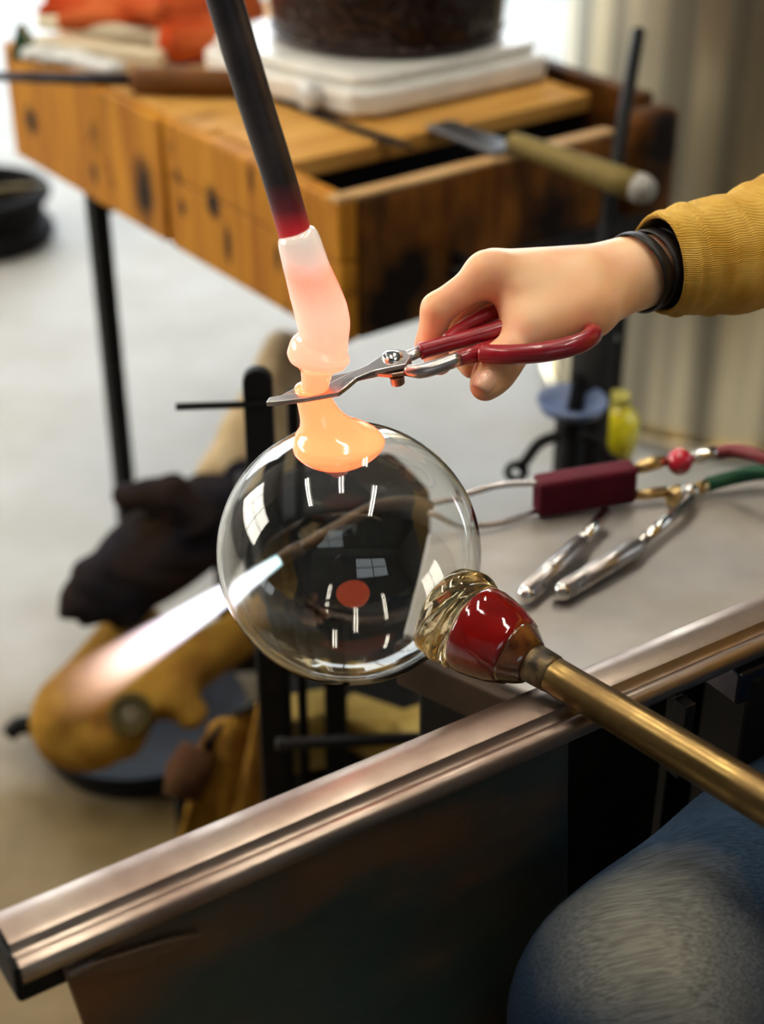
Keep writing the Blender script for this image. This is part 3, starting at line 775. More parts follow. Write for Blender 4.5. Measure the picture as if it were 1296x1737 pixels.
# torso outside the frame, so that the arm and the leg belong to one body
KN = J(1085, 1722, .865); HIP = KN + unit(at(1500, 1405, 1.05) - KN) * .44
FRT = -RDr
def torso(P):
    c0 = HIP - RNr * .14 + V(0, 0, .02)
    d = sd_ell(P, c0 + V(0, 0, .12) + RDr * .02, [RDr, RNr, EZ], (.12, .17, .22))
    d = smin(d, sd_ell(P, c0 + V(0, 0, .36) + FRT * .03, [RDr, RNr, EZ], (.125, .19, .24)), .08)
    d = smin(d, sd_cap(P, SHO - V(0, 0, .01), c0 + V(0, 0, .5) + FRT * .02, .07, .09), .06)
    d = smin(d, sd_cap(P, c0 + V(0, 0, .5), c0 - RNr * .2 + V(0, 0, .46), .08, .07), .06)
    d = smin(d, sd_cap(P, c0 - RNr * .2 + V(0, 0, .46), c0 - RNr * .26 + V(0, 0, .2) + FRT * .08, .06, .05), .03)
    return d
c0 = HIP - RNr * .14
mesh('sweater', *nets(torso, c0 - V(.38, .42, .18), c0 + V(.38, .42, .75), .012), KNIT, ps)

# jeans
def denim():
    m = bpy.data.materials.new('faded_blue_denim'); m.use_nodes = True
    nt = m.node_tree; N = nt.nodes; L = nt.links; b = N['Principled BSDF']
    tc = N.new('ShaderNodeTexCoord')
    mp = N.new('ShaderNodeMapping'); mp.vector_type = 'TEXTURE'; _x = unit(AX + UP * .2); _y = unit(np.cross(EZ, _x)); _z = np.cross(_x, _y)
    mp.inputs['Rotation'].default_value = Matrix(((_x[0], _y[0], _z[0]), (_x[1], _y[1], _z[1]), (_x[2], _y[2], _z[2]))).to_euler('XYZ'); mp.inputs['Scale'].default_value = (.028, .0013, .0013)
    L.new(tc.outputs['Object'], mp.inputs[0])
    n1 = N.new('ShaderNodeTexNoise'); n1.inputs['Scale'].default_value = 1; n1.inputs['Detail'].default_value = 6
    L.new(mp.outputs[0], n1.inputs['Vector'])
    n2 = N.new('ShaderNodeTexNoise'); n2.inputs['Scale'].default_value = 9; n2.inputs['Detail'].default_value = 3
    L.new(tc.outputs['Object'], n2.inputs['Vector'])
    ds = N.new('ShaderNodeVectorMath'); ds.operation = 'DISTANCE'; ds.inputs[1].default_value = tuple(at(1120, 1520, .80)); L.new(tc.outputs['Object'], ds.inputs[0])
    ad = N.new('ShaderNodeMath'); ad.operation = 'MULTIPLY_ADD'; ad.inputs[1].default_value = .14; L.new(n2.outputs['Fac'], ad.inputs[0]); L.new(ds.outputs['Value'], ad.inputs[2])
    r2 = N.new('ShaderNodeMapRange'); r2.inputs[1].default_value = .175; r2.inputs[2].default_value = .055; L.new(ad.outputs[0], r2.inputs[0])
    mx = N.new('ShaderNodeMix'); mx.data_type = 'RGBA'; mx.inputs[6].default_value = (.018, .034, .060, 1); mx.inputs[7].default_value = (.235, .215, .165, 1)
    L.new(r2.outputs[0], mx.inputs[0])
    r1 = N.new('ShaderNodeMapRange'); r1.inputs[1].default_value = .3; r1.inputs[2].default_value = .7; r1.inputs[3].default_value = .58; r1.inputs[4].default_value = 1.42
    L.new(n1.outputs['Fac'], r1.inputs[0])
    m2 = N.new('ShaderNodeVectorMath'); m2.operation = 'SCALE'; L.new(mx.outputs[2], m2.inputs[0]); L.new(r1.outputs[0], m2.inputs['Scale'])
    L.new(m2.outputs[0], b.inputs['Base Color']); b.inputs['Roughness'].default_value = .95; b.inputs['Specular IOR Level'].default_value = .1
    bp = N.new('ShaderNodeBump'); bp.inputs['Strength'].default_value = .12; bp.inputs['Distance'].default_value = .0006
    L.new(n1.outputs['Fac'], bp.inputs['Height']); L.new(bp.outputs[0], b.inputs['Normal'])
    return m
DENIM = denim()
LKN = KN - RNr * .33 + RDr * .02; LHIP = HIP - RNr * .27
def legs(P):
    d = sd_cap(P, HIP, KN, .100, .073)
    d = smin(d, sd_cap(P, KN - EZ * .02, KN - EZ * (KN[2] - .1) + RDr * .10, .066, .052), .012)
    d = smin(d, sd_cap(P, LHIP, LKN, .088, .07), .04)
    d = smin(d, sd_cap(P, LKN, LKN - EZ * (LKN[2] - .1) + RDr * .10, .068, .052), .03)
    d = smin(d, sd_cap(P, HIP - RNr * .05, LHIP + RNr * .05, .11, .11), .06)
    return d + .0010 * np.sin(P @ unit(RDr + V(0, 0, .8)) * 70 + 3 * np.sin(P @ RNr * 22))
ap = np.array([HIP, KN, LKN, LHIP, KN - EZ * KN[2], LKN - EZ * KN[2]])
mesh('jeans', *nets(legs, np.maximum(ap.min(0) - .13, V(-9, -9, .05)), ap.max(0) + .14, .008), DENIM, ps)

# ------------------------------------------------------------------ torch lying on the marver table, with its flame
MAROON = M('maroon_grip', (.11, .005, .016), .5, spec=.2, col2=(.08, .004, .012), nscale=40)
ZQ = ZP + .004
tr = thing('hand_torch', 'gas torch with a maroon grip, two steel tubes and red valve knob', 'torch', onz(990, 860, ZP))
g0, g1 = at(908, 842, 1.245), at(1075, 815, 1.262)
gd = unit(g1 - g0); gu = unit(EZ - gd * (EZ @ gd)); gw = np.cross(gd, gu)
mesh('grip', *box((g0 + g1) / 2, [gd, gu, gw], (np.linalg.norm(g1 - g0) / 2, .0165, .010), .004), MAROON, tr, False)
NZ = at(470, 951, 1.17)
TORCHB = M('scorched_torch_tube', (.09, .05, .02), .5, metal=.4, col2=(.04, .022, .01), nscale=40)
up_ = [g0 + gu * .012 - gd * -.004, at(850, 822, 1.24), at(790, 838, 1.23), at(735, 852, 1.22)]
lo_ = [g0 - gu * .013 + gd * .004, at(860, 884, 1.235), at(800, 890, 1.225), at(735, 866, 1.215)]
mesh('gas_tube', *tube(spline(up_, 5), .0028, 12), STEEL, tr)
mesh('gas_tube', *tube(spline(lo_, 5), .0028, 12), STEEL, tr)
mesh('mixer', *tube(spline([at(740, 857, 1.22), at(700, 850, 1.21), at(640, 858, 1.20), at(570, 895, 1.19), at(505, 932, 1.175)], 6), [.006, .0058, .005, .0046, .0046], 16), TORCHB, tr)
mesh('nozzle', *tube([at(508, 930, 1.176), at(492, 939, 1.174), NZ], [.0058, .006, .0052], 16), TORCHB, tr)
# valves and fittings
f1 = [at(1077, 797, 1.262), at(1092, 790, 1.264), at(1108, 786, 1.266), at(1128, 782, 1.268)]
mesh('fitting', *tube(f1, [.004, .0058, .0058, .0045], 12), BRASS, tr)
mesh('valve_knob', *ball(at(1153, 783, 1.268), .0112, 20, 12, sc=(.95, 1, 1)), M('red_enamel', (.55, .012, .035), .25, coat=.5, col2=(.45, .01, .03), nscale=30), tr)
mesh('fitting', *tube([at(1170, 778, 1.27), at(1186, 774, 1.27), at(1200, 771, 1.272), at(1214, 769, 1.272)], [.004, .0062, .005, .0062], 12), CHROME, tr)
mesh('fitting', *tube([at(1077, 840, 1.262), at(1100, 838, 1.264), at(1130, 834, 1.265)], [.004, .0045, .0045], 12), BRASS, tr)
mesh('valve_body', *join(ball(at(1148, 842, 1.266), .0098, 18, 12)), BRASS, tr)
mesh('valve_knob', *ball(at(1170, 836, 1.258), .0082, 18, 12), CHROME, tr)
mesh('fitting', *tube([at(1162, 838, 1.27), at(1186, 828, 1.275), at(1204, 821, 1.278)], [.0045, .006, .005], 12), BRASS, tr)
RUBR = M('red_rubber_hose', (.22, .03, .035), .5, col2=(.17, .02, .025), nscale=30)
RUBG = M('green_rubber_hose', (.012, .11, .05), .5, col2=(.01, .085, .04), nscale=30)
mesh('red_hose', *tube(spline([at(1212, 769, 1.272), at(1240, 764, 1.27), at(1270, 768, 1.26), at(1300, 780, 1.25), at(1400, 830, 1.24), at(1520, 880, 1.24)], 6), .0055, 12), RUBR, tr)
gh = mesh('green_hose', *tube(spline([at(1200, 822, 1.278), at(1240, 811, 1.28), at(1296, 802, 1.285), at(1400, 805, 1.28), at(1540, 850, 1.28)], 6), .0062, 12), RUBG, tr)
mesh('hose_clamp', *tube([at(1216, 818, 1.279), at(1224, 816, 1.279)], .0078, 14), BRASS, gh)

def flame_mat(a, b):
    m = bpy.data.materials.new('torch_flame'); m.use_nodes = True
    nt = m.node_tree; nt.nodes.clear(); N = nt.nodes; L = nt.links
    d = b - a; ln = np.linalg.norm(d); d = d / ln
    tc = N.new('ShaderNodeTexCoord')
    sub = N.new('ShaderNodeVectorMath'); sub.operation = 'SUBTRACT'; sub.inputs[1].default_value = tuple(a); L.new(tc.outputs['Object'], sub.inputs[0])
    dot = N.new('ShaderNodeVectorMath'); dot.operation = 'DOT_PRODUCT'; dot.inputs[1].default_value = tuple(d / ln); L.new(sub.outputs[0], dot.inputs[0])
    col = N.new('ShaderNodeValToRGB'); e = col.color_ramp.elements
    e[0].position, e[0].color = 0, (.55, .95, 1, 1); e[1].position, e[1].color = 1, (1, .55, .38, 1)
    for p, c in ((.08, (.85, .92, 1)), (.4, (.85, .82, 1)), (.62, (1, .72, .68))):
        x = e.new(p); x.color = (*c, 1)
    L.new(dot.outputs['Value'], col.inputs[0])
    st = N.new('ShaderNodeValToRGB'); e = st.color_ramp.elements
    e[0].position, e[0].color = 0, (1, 1, 1, 1); e[1].position, e[1].color = 1, (0, 0, 0, 1)
    for p, v in ((.2, .75), (.4, .42), (.6, .17), (.78, .04), (.9, .008)):
        x = e.new(p); x.color = (v, v, v, 1)
    L.new(dot.outputs['Value'], st.inputs[0])
    cr_ = N.new('ShaderNodeVectorMath'); cr_.operation = 'CROSS_PRODUCT'; cr_.inputs[1].default_value = tuple(d); L.new(sub.outputs[0], cr_.inputs[0])
    le = N.new('ShaderNodeVectorMath'); le.operation = 'LENGTH'; L.new(cr_.outputs[0], le.inputs[0])
    rw_ = N.new('ShaderNodeMapRange'); rw_.inputs[1].default_value = 0; rw_.inputs[2].default_value = 1; rw_.inputs[3].default_value = .0055; rw_.inputs[4].default_value = .030; L.new(dot.outputs['Value'], rw_.inputs[0])
    dv = N.new('ShaderNodeMath'); dv.operation = 'DIVIDE'; L.new(le.outputs['Value'], dv.inputs[0]); L.new(rw_.outputs[0], dv.inputs[1])
    sq = N.new('ShaderNodeMath'); sq.operation = 'POWER'; sq.inputs[1].default_value = 2; L.new(dv.outputs[0], sq.inputs[0])
    om = N.new('ShaderNodeMath'); om.operation = 'SUBTRACT'; om.inputs[0].default_value = 1; om.use_clamp = True; L.new(sq.outputs[0], om.inputs[1])
    m0 = N.new('ShaderNodeMath'); m0.operation = 'MULTIPLY'; L.new(st.outputs[0], m0.inputs[0]); L.new(om.outputs[0], m0.inputs[1])
    mu = N.new('ShaderNodeMath'); mu.operation = 'MULTIPLY'; mu.inputs[1].default_value = 200; L.new(m0.outputs[0], mu.inputs[0])
    em = N.new('ShaderNodeEmission'); L.new(col.outputs[0], em.inputs[0]); L.new(mu.outputs[0], em.inputs[1])
    o = N.new('ShaderNodeOutputMaterial'); L.new(em.outputs[0], o.inputs['Volume'])
    return m
FE = at(95, 1195, 1.42)
fp = [NZ * (1 - t) + FE * t for t in np.linspace(.0, 1, 14)]
fl = mesh('torch_flame', *tube(fp, [.005, .010, .012, .0135, .015, .017, .019, .021, .0225, .024, .026, .027, .028, .029], 24), flame_mat(NZ, FE))
tag(fl, 'bluish white torch flame jet widening to the left behind the bubble', 'flame')

# ------------------------------------------------------------------ two steel rod tools leaning on the plate
for k, (tip, mid, end, lab) in enumerate((((1172, 846), (1080, 928), (955, 1003), 'bright steel rod tool lying right of the maroon grip, longer one'),
                                          ((1028, 868), (985, 922), (893, 1008), 'bright steel rod tool coming out below the maroon grip, shorter one'))):
    a, b, c = onz(*tip, ZP + .014), onz(*mid, ZP + .011), onz(*end, ZP + .0085)
    t = thing('steel_rod_tool', lab, 'rod', V(*(b[:2]), ZP), 'steel rod tools on the plate')
    mesh('thin_rod', *tube([a, b], .0048, 14), CHROME, t)
    mesh('sleeve_tube', *tube([b + (a - b) * .05, b, c], [.0056, .0078, .0076], 16), STEEL, t)
    mesh('end_cap', *ball(c, .0076, 14, 8), CHROME, t)

# ------------------------------------------------------------------ black stand with blue dish behind the plate
sc_ = at(970, 690, 1.70); sx, sy = sc_[0], sc_[1]
st = thing('tool_stand', 'black stand with a blue dish and curved hook arms behind the torch', 'stand', (sx, sy, 0))
BLUE = M('blue_enamel_dish', (.10, .16, .34), .35, col2=(.16, .2, .32), nscale=30, coat=.3)
zd = sc_[2]
mesh('base', *lathe((sx, sy, 0), EZ, [(0, 0), (0, .075), (.012, .075), (.02, .04), (.03, .02)], 32), BLACKST, st)
mesh('post', *tube([V(sx, sy, .02), V(sx, sy, zd - .01)], .017, 18), BLACKST, st)
mesh('dish', *lathe((sx, sy, zd), EZ, [(-.012, 0), (-.012, .018), (-.002, .034), (.008, .039), (.010, .038), (.001, .032), (-.007, .015), (-.007, 0)], 32), BLUE, st)
bx_ = V(sx + .026, sy + .05, 0)
mesh('holder_tube', *tube([V(bx_[0], bx_[1], .05), V(bx_[0], bx_[1], zd + .105)], .024, 24), BLACKST, st)
for pts in (((948, 738), (915, 752), (893, 780), (878, 797)), ((985, 735), (1015, 750), (1030, 775), (1055, 790))):
    mesh('hook_arm', *tube(spline([at(x, y, 1.68) for x, y in pts], 6), .0062, 12), BLACKST, st)
e = at(876, 800, 1.68)
mesh('hook_eye', *tube([e + V(math.cos(a), 0, math.sin(a)) * .0095 for a in np.linspace(0, 2 * math.pi, 20, endpoint=False)], .0042, 10, closed=True), BLACKST, st)
mesh('clamp_screw', *join(ball(at(1036, 572, 1.74), .008, 14, 8)), CHROME, st)
YEL = M('yellow_glass', (.80, .70, .02), .12, coat=1, col2=(.66, .56, .02), nscale=20)
yb = at(1046, 716, 1.90)
yt = thing('yellow_jar', 'small yellow glass jar beside the blue dish', 'jar', (yb[0], yb[1], yb[2] - .05))
mesh('jar_body', *lathe(yb - EZ * .045, EZ, [(0, 0), (0, .021), (.004, .027), (.03, .030), (.055, .026), (.066, .016), (.07, .0125), (.07, 0)], 28), YEL, yt)
mesh('jar_cap', *lathe(yb + EZ * .0252, EZ, [(0, 0), (0, .0135), (.012, .0135), (.013, 0)], 24), M('pale_cap', (.62, .56, .12), .4, col2=(.5, .45, .1), nscale=20), yt, False)
jt = thing('jar_post', 'thin wooden post carrying the yellow jar', 'post', (yb[0], yb[1], 0))
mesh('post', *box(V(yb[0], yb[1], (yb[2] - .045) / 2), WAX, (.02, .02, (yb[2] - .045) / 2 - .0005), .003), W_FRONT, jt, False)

# ------------------------------------------------------------------ long rod leaning in the dish
ra, rb = at(1083, 54, 1.93), V(sx + .004, sy + .002, zd - .005)
ir = mesh('iron_rod', *tube([ra + (ra - rb) * .003, ra, rb], [.006, .0085, .0085], 14), BLACKST)
tag(ir, 'long dark iron rod standing in the blue dish and leaning past the table corner', 'rod')

# ------------------------------------------------------------------ cart of black steel behind the bubble
ct = thing('pipe_cart', 'black steel cart with upright bars behind the glass bubble', 'cart', V(*(at(540, 1100, 1.5)[:2]), 0))
def vbar(px, d, ytop, w, t, name='post', round_top=False):
    p = at(px, 1000, d); zt = ony(px, ytop, p[1])[2]
    if round_top:
        pts = []
        for a in np.linspace(0, math.pi, 9): pts.append(V(p[0], p[1], zt - w) + AX * math.cos(a) * w + EZ * math.sin(a) * w)
        pts += [V(p[0] - w, p[1], 0), V(p[0] + w, p[1], 0)]
        return mesh(name, *prism(pts, V(0, t * 2, 0), .002), BLACKST, ct, False)
    return mesh(name, *box(V(p[0], p[1], zt / 2), WAX, (w, t, zt / 2), .003), BLACKST, ct, False)
vbar(452, 1.40, 628, .0125, .006, 'upright', True)
_u = at(452, 1000, 1.40); pb = ony(452, 685, _u[1]); pa = ony(298, 690, _u[1] - .01)
mesh('pin', *tube([pa, pb], .0032, 10), BLACKST, ct)
vbar(507, 1.44, 660, .005, .005, 'upright')
vbar(566, 1.46, 1060, .011, .010)
vbar(458, 1.42, 1040, .0155, .012)
vbar(760, 1.50, 1060, .016, .012)
q0, q1 = at(425, 1000, 1.46), at(770, 1000, 1.56)
dq = unit(V(q1[0] - q0[0], q1[1] - q0[1], 0)); nq = V(-dq[1], dq[0], 0); lq = np.linalg.norm((q1 - q0)[:2])
cq = (q0 + q1) / 2
b0, b1 = at(462, 1000, 1.78), at(735, 1000, 1.70)
bd = unit(V(b1[0] - b0[0], b1[1] - b0[1], 0)); bn = V(-bd[1], bd[0], 0); bl_ = np.linalg.norm((b1 - b0)[:2])
bzt = at(600, 800, 1.74)[2]
mesh('shade_plate', *box(V((b0[0] + b1[0]) / 2, (b0[1] + b1[1]) / 2, (bzt + .1) / 2), [bd, bn, EZ], (bl_ / 2, .004, (bzt - .1) / 2), .001), BLACKST, ct, False)  # dark sheet added to darken what lies behind the bubble
mesh('top_box', *box(V(cq[0], cq[1], .60) + nq * .02 + dq * -.01, [dq, nq, EZ], (lq / 2 - .02, .05, .075), .006), BLACKST, ct, False)
mesh('shelf', *box(V(cq[0], cq[1], .36) + nq * .06 + dq * .02, [dq, nq, EZ], (lq / 2 - .025, .08, .006), .001), BLACKST, ct, False)  # added dark shelf, also darkens the gap below the bubble
mesh('crossbar', *tube([at(470, 1262, 1.44), at(760, 1250, 1.5)], .006, 10), BLACKST, ct)
W_TAN = wood('tan_block_wood', (.52, .38, .12), (.42, .28, .07), (.2, .11, .03), .3, (.08, .02, .02), .6, .8)
bl = [(515, 1215, 1.56, .030, .035, .3, 'upright tan block standing in for lit floor between the cart posts'),  # block added where lit floor would show between the posts
      (645, 1215, 1.58, .045, .022, -.5, 'low tan wooden block in the middle of the cart shelf'),
      (715, 1215, 1.54, .026, .033, .5, 'small pale wooden block at the right end of the cart shelf')]
for px, py, d, hw, hh, an, lab in bl:
    p = at(px, py, d)
    ax = [V(math.cos(an), math.sin(an), 0), V(-math.sin(an), math.cos(an), 0), EZ]
    o = mesh('wooden_block', *box(V(p[0], p[1], .366 + hh + .0005), ax, (hw, .022, hh), .004), W_TAN, None, False)
    tag(o, lab, 'wooden block', 'wooden blocks on the cart shelf')

# ------------------------------------------------------------------ charred mitten, tan glove and the pan under them
def fabric(name, c1, c2, c3=None, ns=25):
    return M(name, c1, .95, col2=c2, nscale=ns, bump=.4, bscale=160, spec=.1, col3=c3, n3scale=9, lo3=.45, hi3=.65)
CHAR = fabric('charred_mitten_fabric', (.008, .008, .012), (.020, .017, .022), (.028, .016, .009))
CREAM = fabric('cream_cotton', (.55, .43, .26), (.44, .32, .17))
TAN = fabric('tan_suede', (.36, .20, .03), (.26, .13, .018), (.19, .085, .015))
fz = lambda px, py, d: at(px, py, d)
pan = thing('dark_pan', 'flat dark bluish pan on the floor under the tan glove', 'pan', V(*onz(230, 1240, 0)[:2], 0))
pc = onz(240, 1250, 0)
mesh('pan_body', *lathe((pc[0], pc[1], 0.0), EZ, [(.0, 0), (.0, .13), (.045, .15), (.05, .15), (.05, .146), (.012, .125), (.012, 0)], 40), M('blue_black_pan', (.014, .019, .032), .6, metal=0, spec=.15, col2=(.007, .009, .014), nscale=20), pan)
mesh('pan_handle', *tube(spline([V(pc[0] - .14, pc[1] - .02, .035), V(pc[0] - .16, pc[1] - .03, .045), V(pc[0] - .175, pc[1] - .04, .035)], 5), [.014, .013, .012], 12), BLACKST, pan)

mt0, mt1 = fz(215, 972, 2.00), fz(400, 850, 2.06)
mitt = thing('heat_mitten', 'charred black heat mitten with cream cuff, thumb up, left of the bubble', 'mitten', mt0 - EZ * .06)
ma = unit(mt1 - mt0); mn = unit(-FW - ma * (-FW @ ma)); ms = np.cross(ma, mn)
def mitf(P):
    mid = (mt0 + mt1) / 2
    d = sd_ell(P, mid - ma * .02, [ma, ms, mn], (.165, .056, .045))
    d = smin(d, sd_cap(P, mt0 + ma * .03, mt1, .044, .050), .03)
    tb_ = [fz(335, 880, 1.99), fz(290, 838, 1.97), fz(212, 842, 1.98)]
    d = smin(d, sd_cap(P, tb_[0], tb_[1], .030, .025), .012)
    d = smin(d, sd_cap(P, tb_[1], tb_[2], .025, .017), .008)
    d = smin(d, sd_cap(P, fz(158, 978, 1.98), fz(215, 1038, 2.0), .020, .022), .02)
    return d + .0015 * np.sin(P[..., 0] * 90 + 4 * np.sin(P[..., 2] * 60))
bb0 = np.array([mt0, mt1, fz(212, 850, 1.98), fz(330, 895, 1.99)])
mesh('mitten_body', *nets(mitf, bb0.min(0) - .11, bb0.max(0) + .1, .006), CHAR, mitt)
cp = spline([fz(372, 855, 2.06), fz(420, 790, 2.12), fz(468, 700, 2.22), fz(500, 625, 2.34)], 6)
mesh('cuff', *tube(cp, [.058, .062, .068, .066], 36, up=UP, squash=(1, .75), fn=lambda t, a: 1 + .05 * math.sin(3 * a + 9 * t) + .03 * math.sin(17 * t)), CREAM, mitt)

cr = at(450, 740, 2.2); crz = cr[2] - .068
crate = thing('dark_crate', 'dark wooden crate holding up the cream mitten cuff behind the bubble', 'crate', (cr[0], cr[1], 0))
W_DARK = wood('dark_crate_wood', (.020, .013, .009), (.012, .008, .006), (.005, .004, .003), 0, (.2, .02, .02))
for k in range(3):
    z0 = crz * k / 3; z1 = crz * (k + 1) / 3 - .004
    mesh('board', *box(V(cr[0], cr[1] - .066, (z0 + z1) / 2), WAX, (.075, .008, (z1 - z0) / 2), .002), W_DARK, crate, False)
    mesh('board', *box(V(cr[0], cr[1] + .066, (z0 + z1) / 2), WAX, (.075, .008, (z1 - z0) / 2), .002), W_DARK, crate, False)
    for sx_ in (-1, 1): mesh('board', *box(V(cr[0] + sx_ * .067, cr[1], (z0 + z1) / 2), WAX, (.008, .0575, (z1 - z0) / 2), .002), W_DARK, crate, False)
mesh('lid', *box(V(cr[0], cr[1], crz + .003), WAX, (.078, .078, .006), .002), W_DARK, crate, False)
tg = thing('leather_glove', 'tan suede glove lying under the charred mitten on the pan', 'glove', fz(150, 1260, 2.0) - EZ * .03)
def tgf(P):
    A_, B2 = fz(135, 1215, 2.0), fz(230, 1095, 2.06)
    d = sd_cap(P, A_, B2, .058, .055)
    d = smin(d, sd_cap(P, A_, fz(110, 1245, 1.98), .05, .035), .03)
    d = smin(d, sd_cap(P, fz(200, 1210, 1.95), fz(440, 1050, 2.05), .036, .030), .03)
    d = smin(d, sd_cap(P, fz(300, 1180, 1.96), fz(325, 1210, 1.95), .03, .02), .02)
    d = smin(d, sd_cap(P, fz(150, 1265, 1.98), fz(210, 1245, 1.95), .034, .030), .02)
    return d + .0015 * np.sin(P[..., 0] * 70 + 4 * np.sin(P[..., 2] * 50))
bb1 = np.array([fz(110, 1245, 1.98), fz(440, 1050, 2.05), fz(230, 1095, 2.06), fz(210, 1245, 1.95)])
mesh('glove_body', *nets(tgf, bb1.min(0) - .09, bb1.max(0) + .09, .006), TAN, tg)
rc = fz(222, 1212, 1.905)
mesh('ring_patch', *tube([rc + (AX * math.cos(a) + UP * math.sin(a)) * .022 for a in np.linspace(0, 2 * math.pi, 24, endpoint=False)], .006, 10, closed=True), M('olive_rubber', (.09, .065, .02), .8, spec=.1, col2=(.06, .045, .014), nscale=30), tg)
mesh('ring_centre', *ball(rc + FW * .004, .016, 18, 10, [AX, UP, FW], (1, 1, .4)), M('grey_button', (.24, .21, .14), .6, spec=.15, col2=(.15, .12, .07), nscale=40), tg)

# leather apron piece hanging by the cart
hz = thing('hide_sheet', 'tan hide sheet folded against the black cart post above the rail', 'hide', V(*at(390, 1330, 1.75)[:2], 0))
hp = [at(x, y, d) for x, y, d in ((300, 1330, 1.80), (345, 1270, 1.78), (385, 1215, 1.74), (430, 1190, 1.70), (470, 1185, 1.66))]
vs, fs = [], []
K = 14
for i, p in enumerate(spline(hp, 5)):
    for k in range(K):
        t = k / (K - 1)
        vs.append(V(p[0] + .01 * math.sin(7 * t + i * .6), p[1] - .02 * t + .008 * math.sin(9 * t + i), p[2] * (1 - t) + .03 * t))
nrow = len(vs) // K
for i in range(nrow - 1):
    for k in range(K - 1): fs.append((i * K + k, i * K + k + 1, (i + 1) * K + k + 1, (i + 1) * K + k))
hs = mesh('hide', vs, fs, TAN, hz)
so = hs.modifiers.new('thick', 'SOLIDIFY'); so.thickness = .005
mesh('hide_rail', *tube(spline([p - EZ * .006 for p in hp] + [V(*at(458, 1000, 1.42)[:2], hp[-1][2] - .006)], 5), .005, 10), BLACKST, ct)
mesh('rail_leg', *tube([V(hp[0][0], hp[0][1] + .008, 0), hp[0] + V(0, .008, -.004)], .006, 10), BLACKST, ct)
mesh('curled_end', *tube([at(310, 1350, 1.76), at(318, 1310, 1.76), at(335, 1270, 1.76)], [.022, .026, .02], 20), fabric('brown_hide', (.10, .05, .02), (.07, .03, .015)), hz)

# ------------------------------------------------------------------ black tub on the floor at the far left
def ringp(c, r, n=40): return [c + V(math.cos(a), math.sin(a), 0) * r for a in np.linspace(0, 2 * math.pi, n, endpoint=False)]
sk = onz(-28, 408, 0)
so_ = thing('round_tub', 'low round black tub on the floor at the left edge', 'tub', sk)
TUBM = M('black_rubber', (.003, .003, .0035), .7, spec=.15, col2=(.006, .005, .005), nscale=20)
mesh('tub_wall', *lathe(sk, EZ, [(0, 0), (0, .135), (.03, .15), (.05, .15), (.11, .16), (.115, .165), (.12, .16), (.115, .148), (.05, .138), (.02, .125), (.02, 0)], 48), TUBM, so_)
mesh('rim', *tube(ringp(sk + EZ * .12, .160), .017, 12, closed=True), TUBM, so_)
mesh('foot_ring', *tube(ringp(sk + EZ * .026, .150), .026, 12, closed=True), TUBM, so_)
mesh('bar', *tube([sk + V(-.15, -.06, .125), sk + V(.16, .01, .135)], .009, 10), M('tarnished_brass', (.25, .18, .07), .4, metal=.8, col2=(.16, .11, .04), nscale=30), so_)

# ------------------------------------------------------------------ on the tool table
WHITE = M('cream_white_enamel', (.82, .80, .73), .35, col2=(.68, .66, .6), nscale=15, coat=.3)
scl = thing('bench_scale', 'white square bench scale with a round dial under the dark pot', 'scale', TP(.35, .42))
poly = [(.128, .43), (.146, .35), (.180, .225), (.208, .208), (.50, .212), (.515, .25), (.515, .52), (.48, .56), (.20, .57), (.138, .52)]
mesh('body', *prism([TP(u, v, .008) for u, v in poly], (0, 0, .034), .008, 3), WHITE, scl, False)
cu, cv = .335, .385
mesh('tray', *prism([TP(cu + (u - cu) * .93, cv + (v - cv) * .93, .0425) for u, v in poly], (0, 0, .016), .006, 3), WHITE, scl, False)
for u, v in ((.2, .26), (.48, .25), (.48, .52), (.2, .52)):
    mesh('foot', *lathe(TP(u, v, .002), EZ, [(0, 0), (0, .012), (.0062, .012), (.0062, 0)], 14), BLACKST, scl, False)
kd = unit(ER * -.965 + EL * -.26)
kc = TP(.162, .29, .025)
mesh('dial', *lathe(kc, kd, [(-.006, .019), (.008, .019), (.011, .017), (.012, 0)], 28), M('pale_grey_plastic', (.62, .63, .62), .3, col2=(.55, .56, .55), nscale=20), scl)
POT = M('hammered_dark_metal', (.06, .04, .036), .22, metal=.9, col2=(.035, .024, .022), nscale=20)
nt = POT.node_tree; N = nt.nodes
tc = N.new('ShaderNodeTexCoord'); vo = N.new('ShaderNodeTexVoronoi'); vo.inputs['Scale'].default_value = 70
nt.links.new(tc.outputs['Object'], vo.inputs['Vector'])
bpn = N.new('ShaderNodeBump'); bpn.inputs['Strength'].default_value = 1.0; bpn.inputs['Distance'].default_value = .004
nt.links.new(vo.outputs['Distance'], bpn.inputs['Height']); nt.links.new(bpn.outputs[0], N['Principled BSDF'].inputs['Normal'])
pb = onz(657, 52, ZT + .059)
po = thing('hammered_pot', 'dark hammered metal pot standing on the white scale', 'pot', pb)
mesh('pot_body', *lathe(pb, EZ, [(.0005, 0), (.0005, .150), (.004, .158), (.012, .160), (.05, .163), (.16, .168), (.22, .17), (.225, .173), (.23, .17), (.225, .164), (.16, .162), (.03, .155), (.006, .14), (.006, 0)], 72), POT, po)
mesh('base_bead', *tube(ringp(pb + EZ * .012, .161, 80), .0035, 8, closed=True), POT, po)
mesh('rim_bead', *tube(ringp(pb + EZ * .228, .171, 64), .004, 8, closed=True), POT, po)

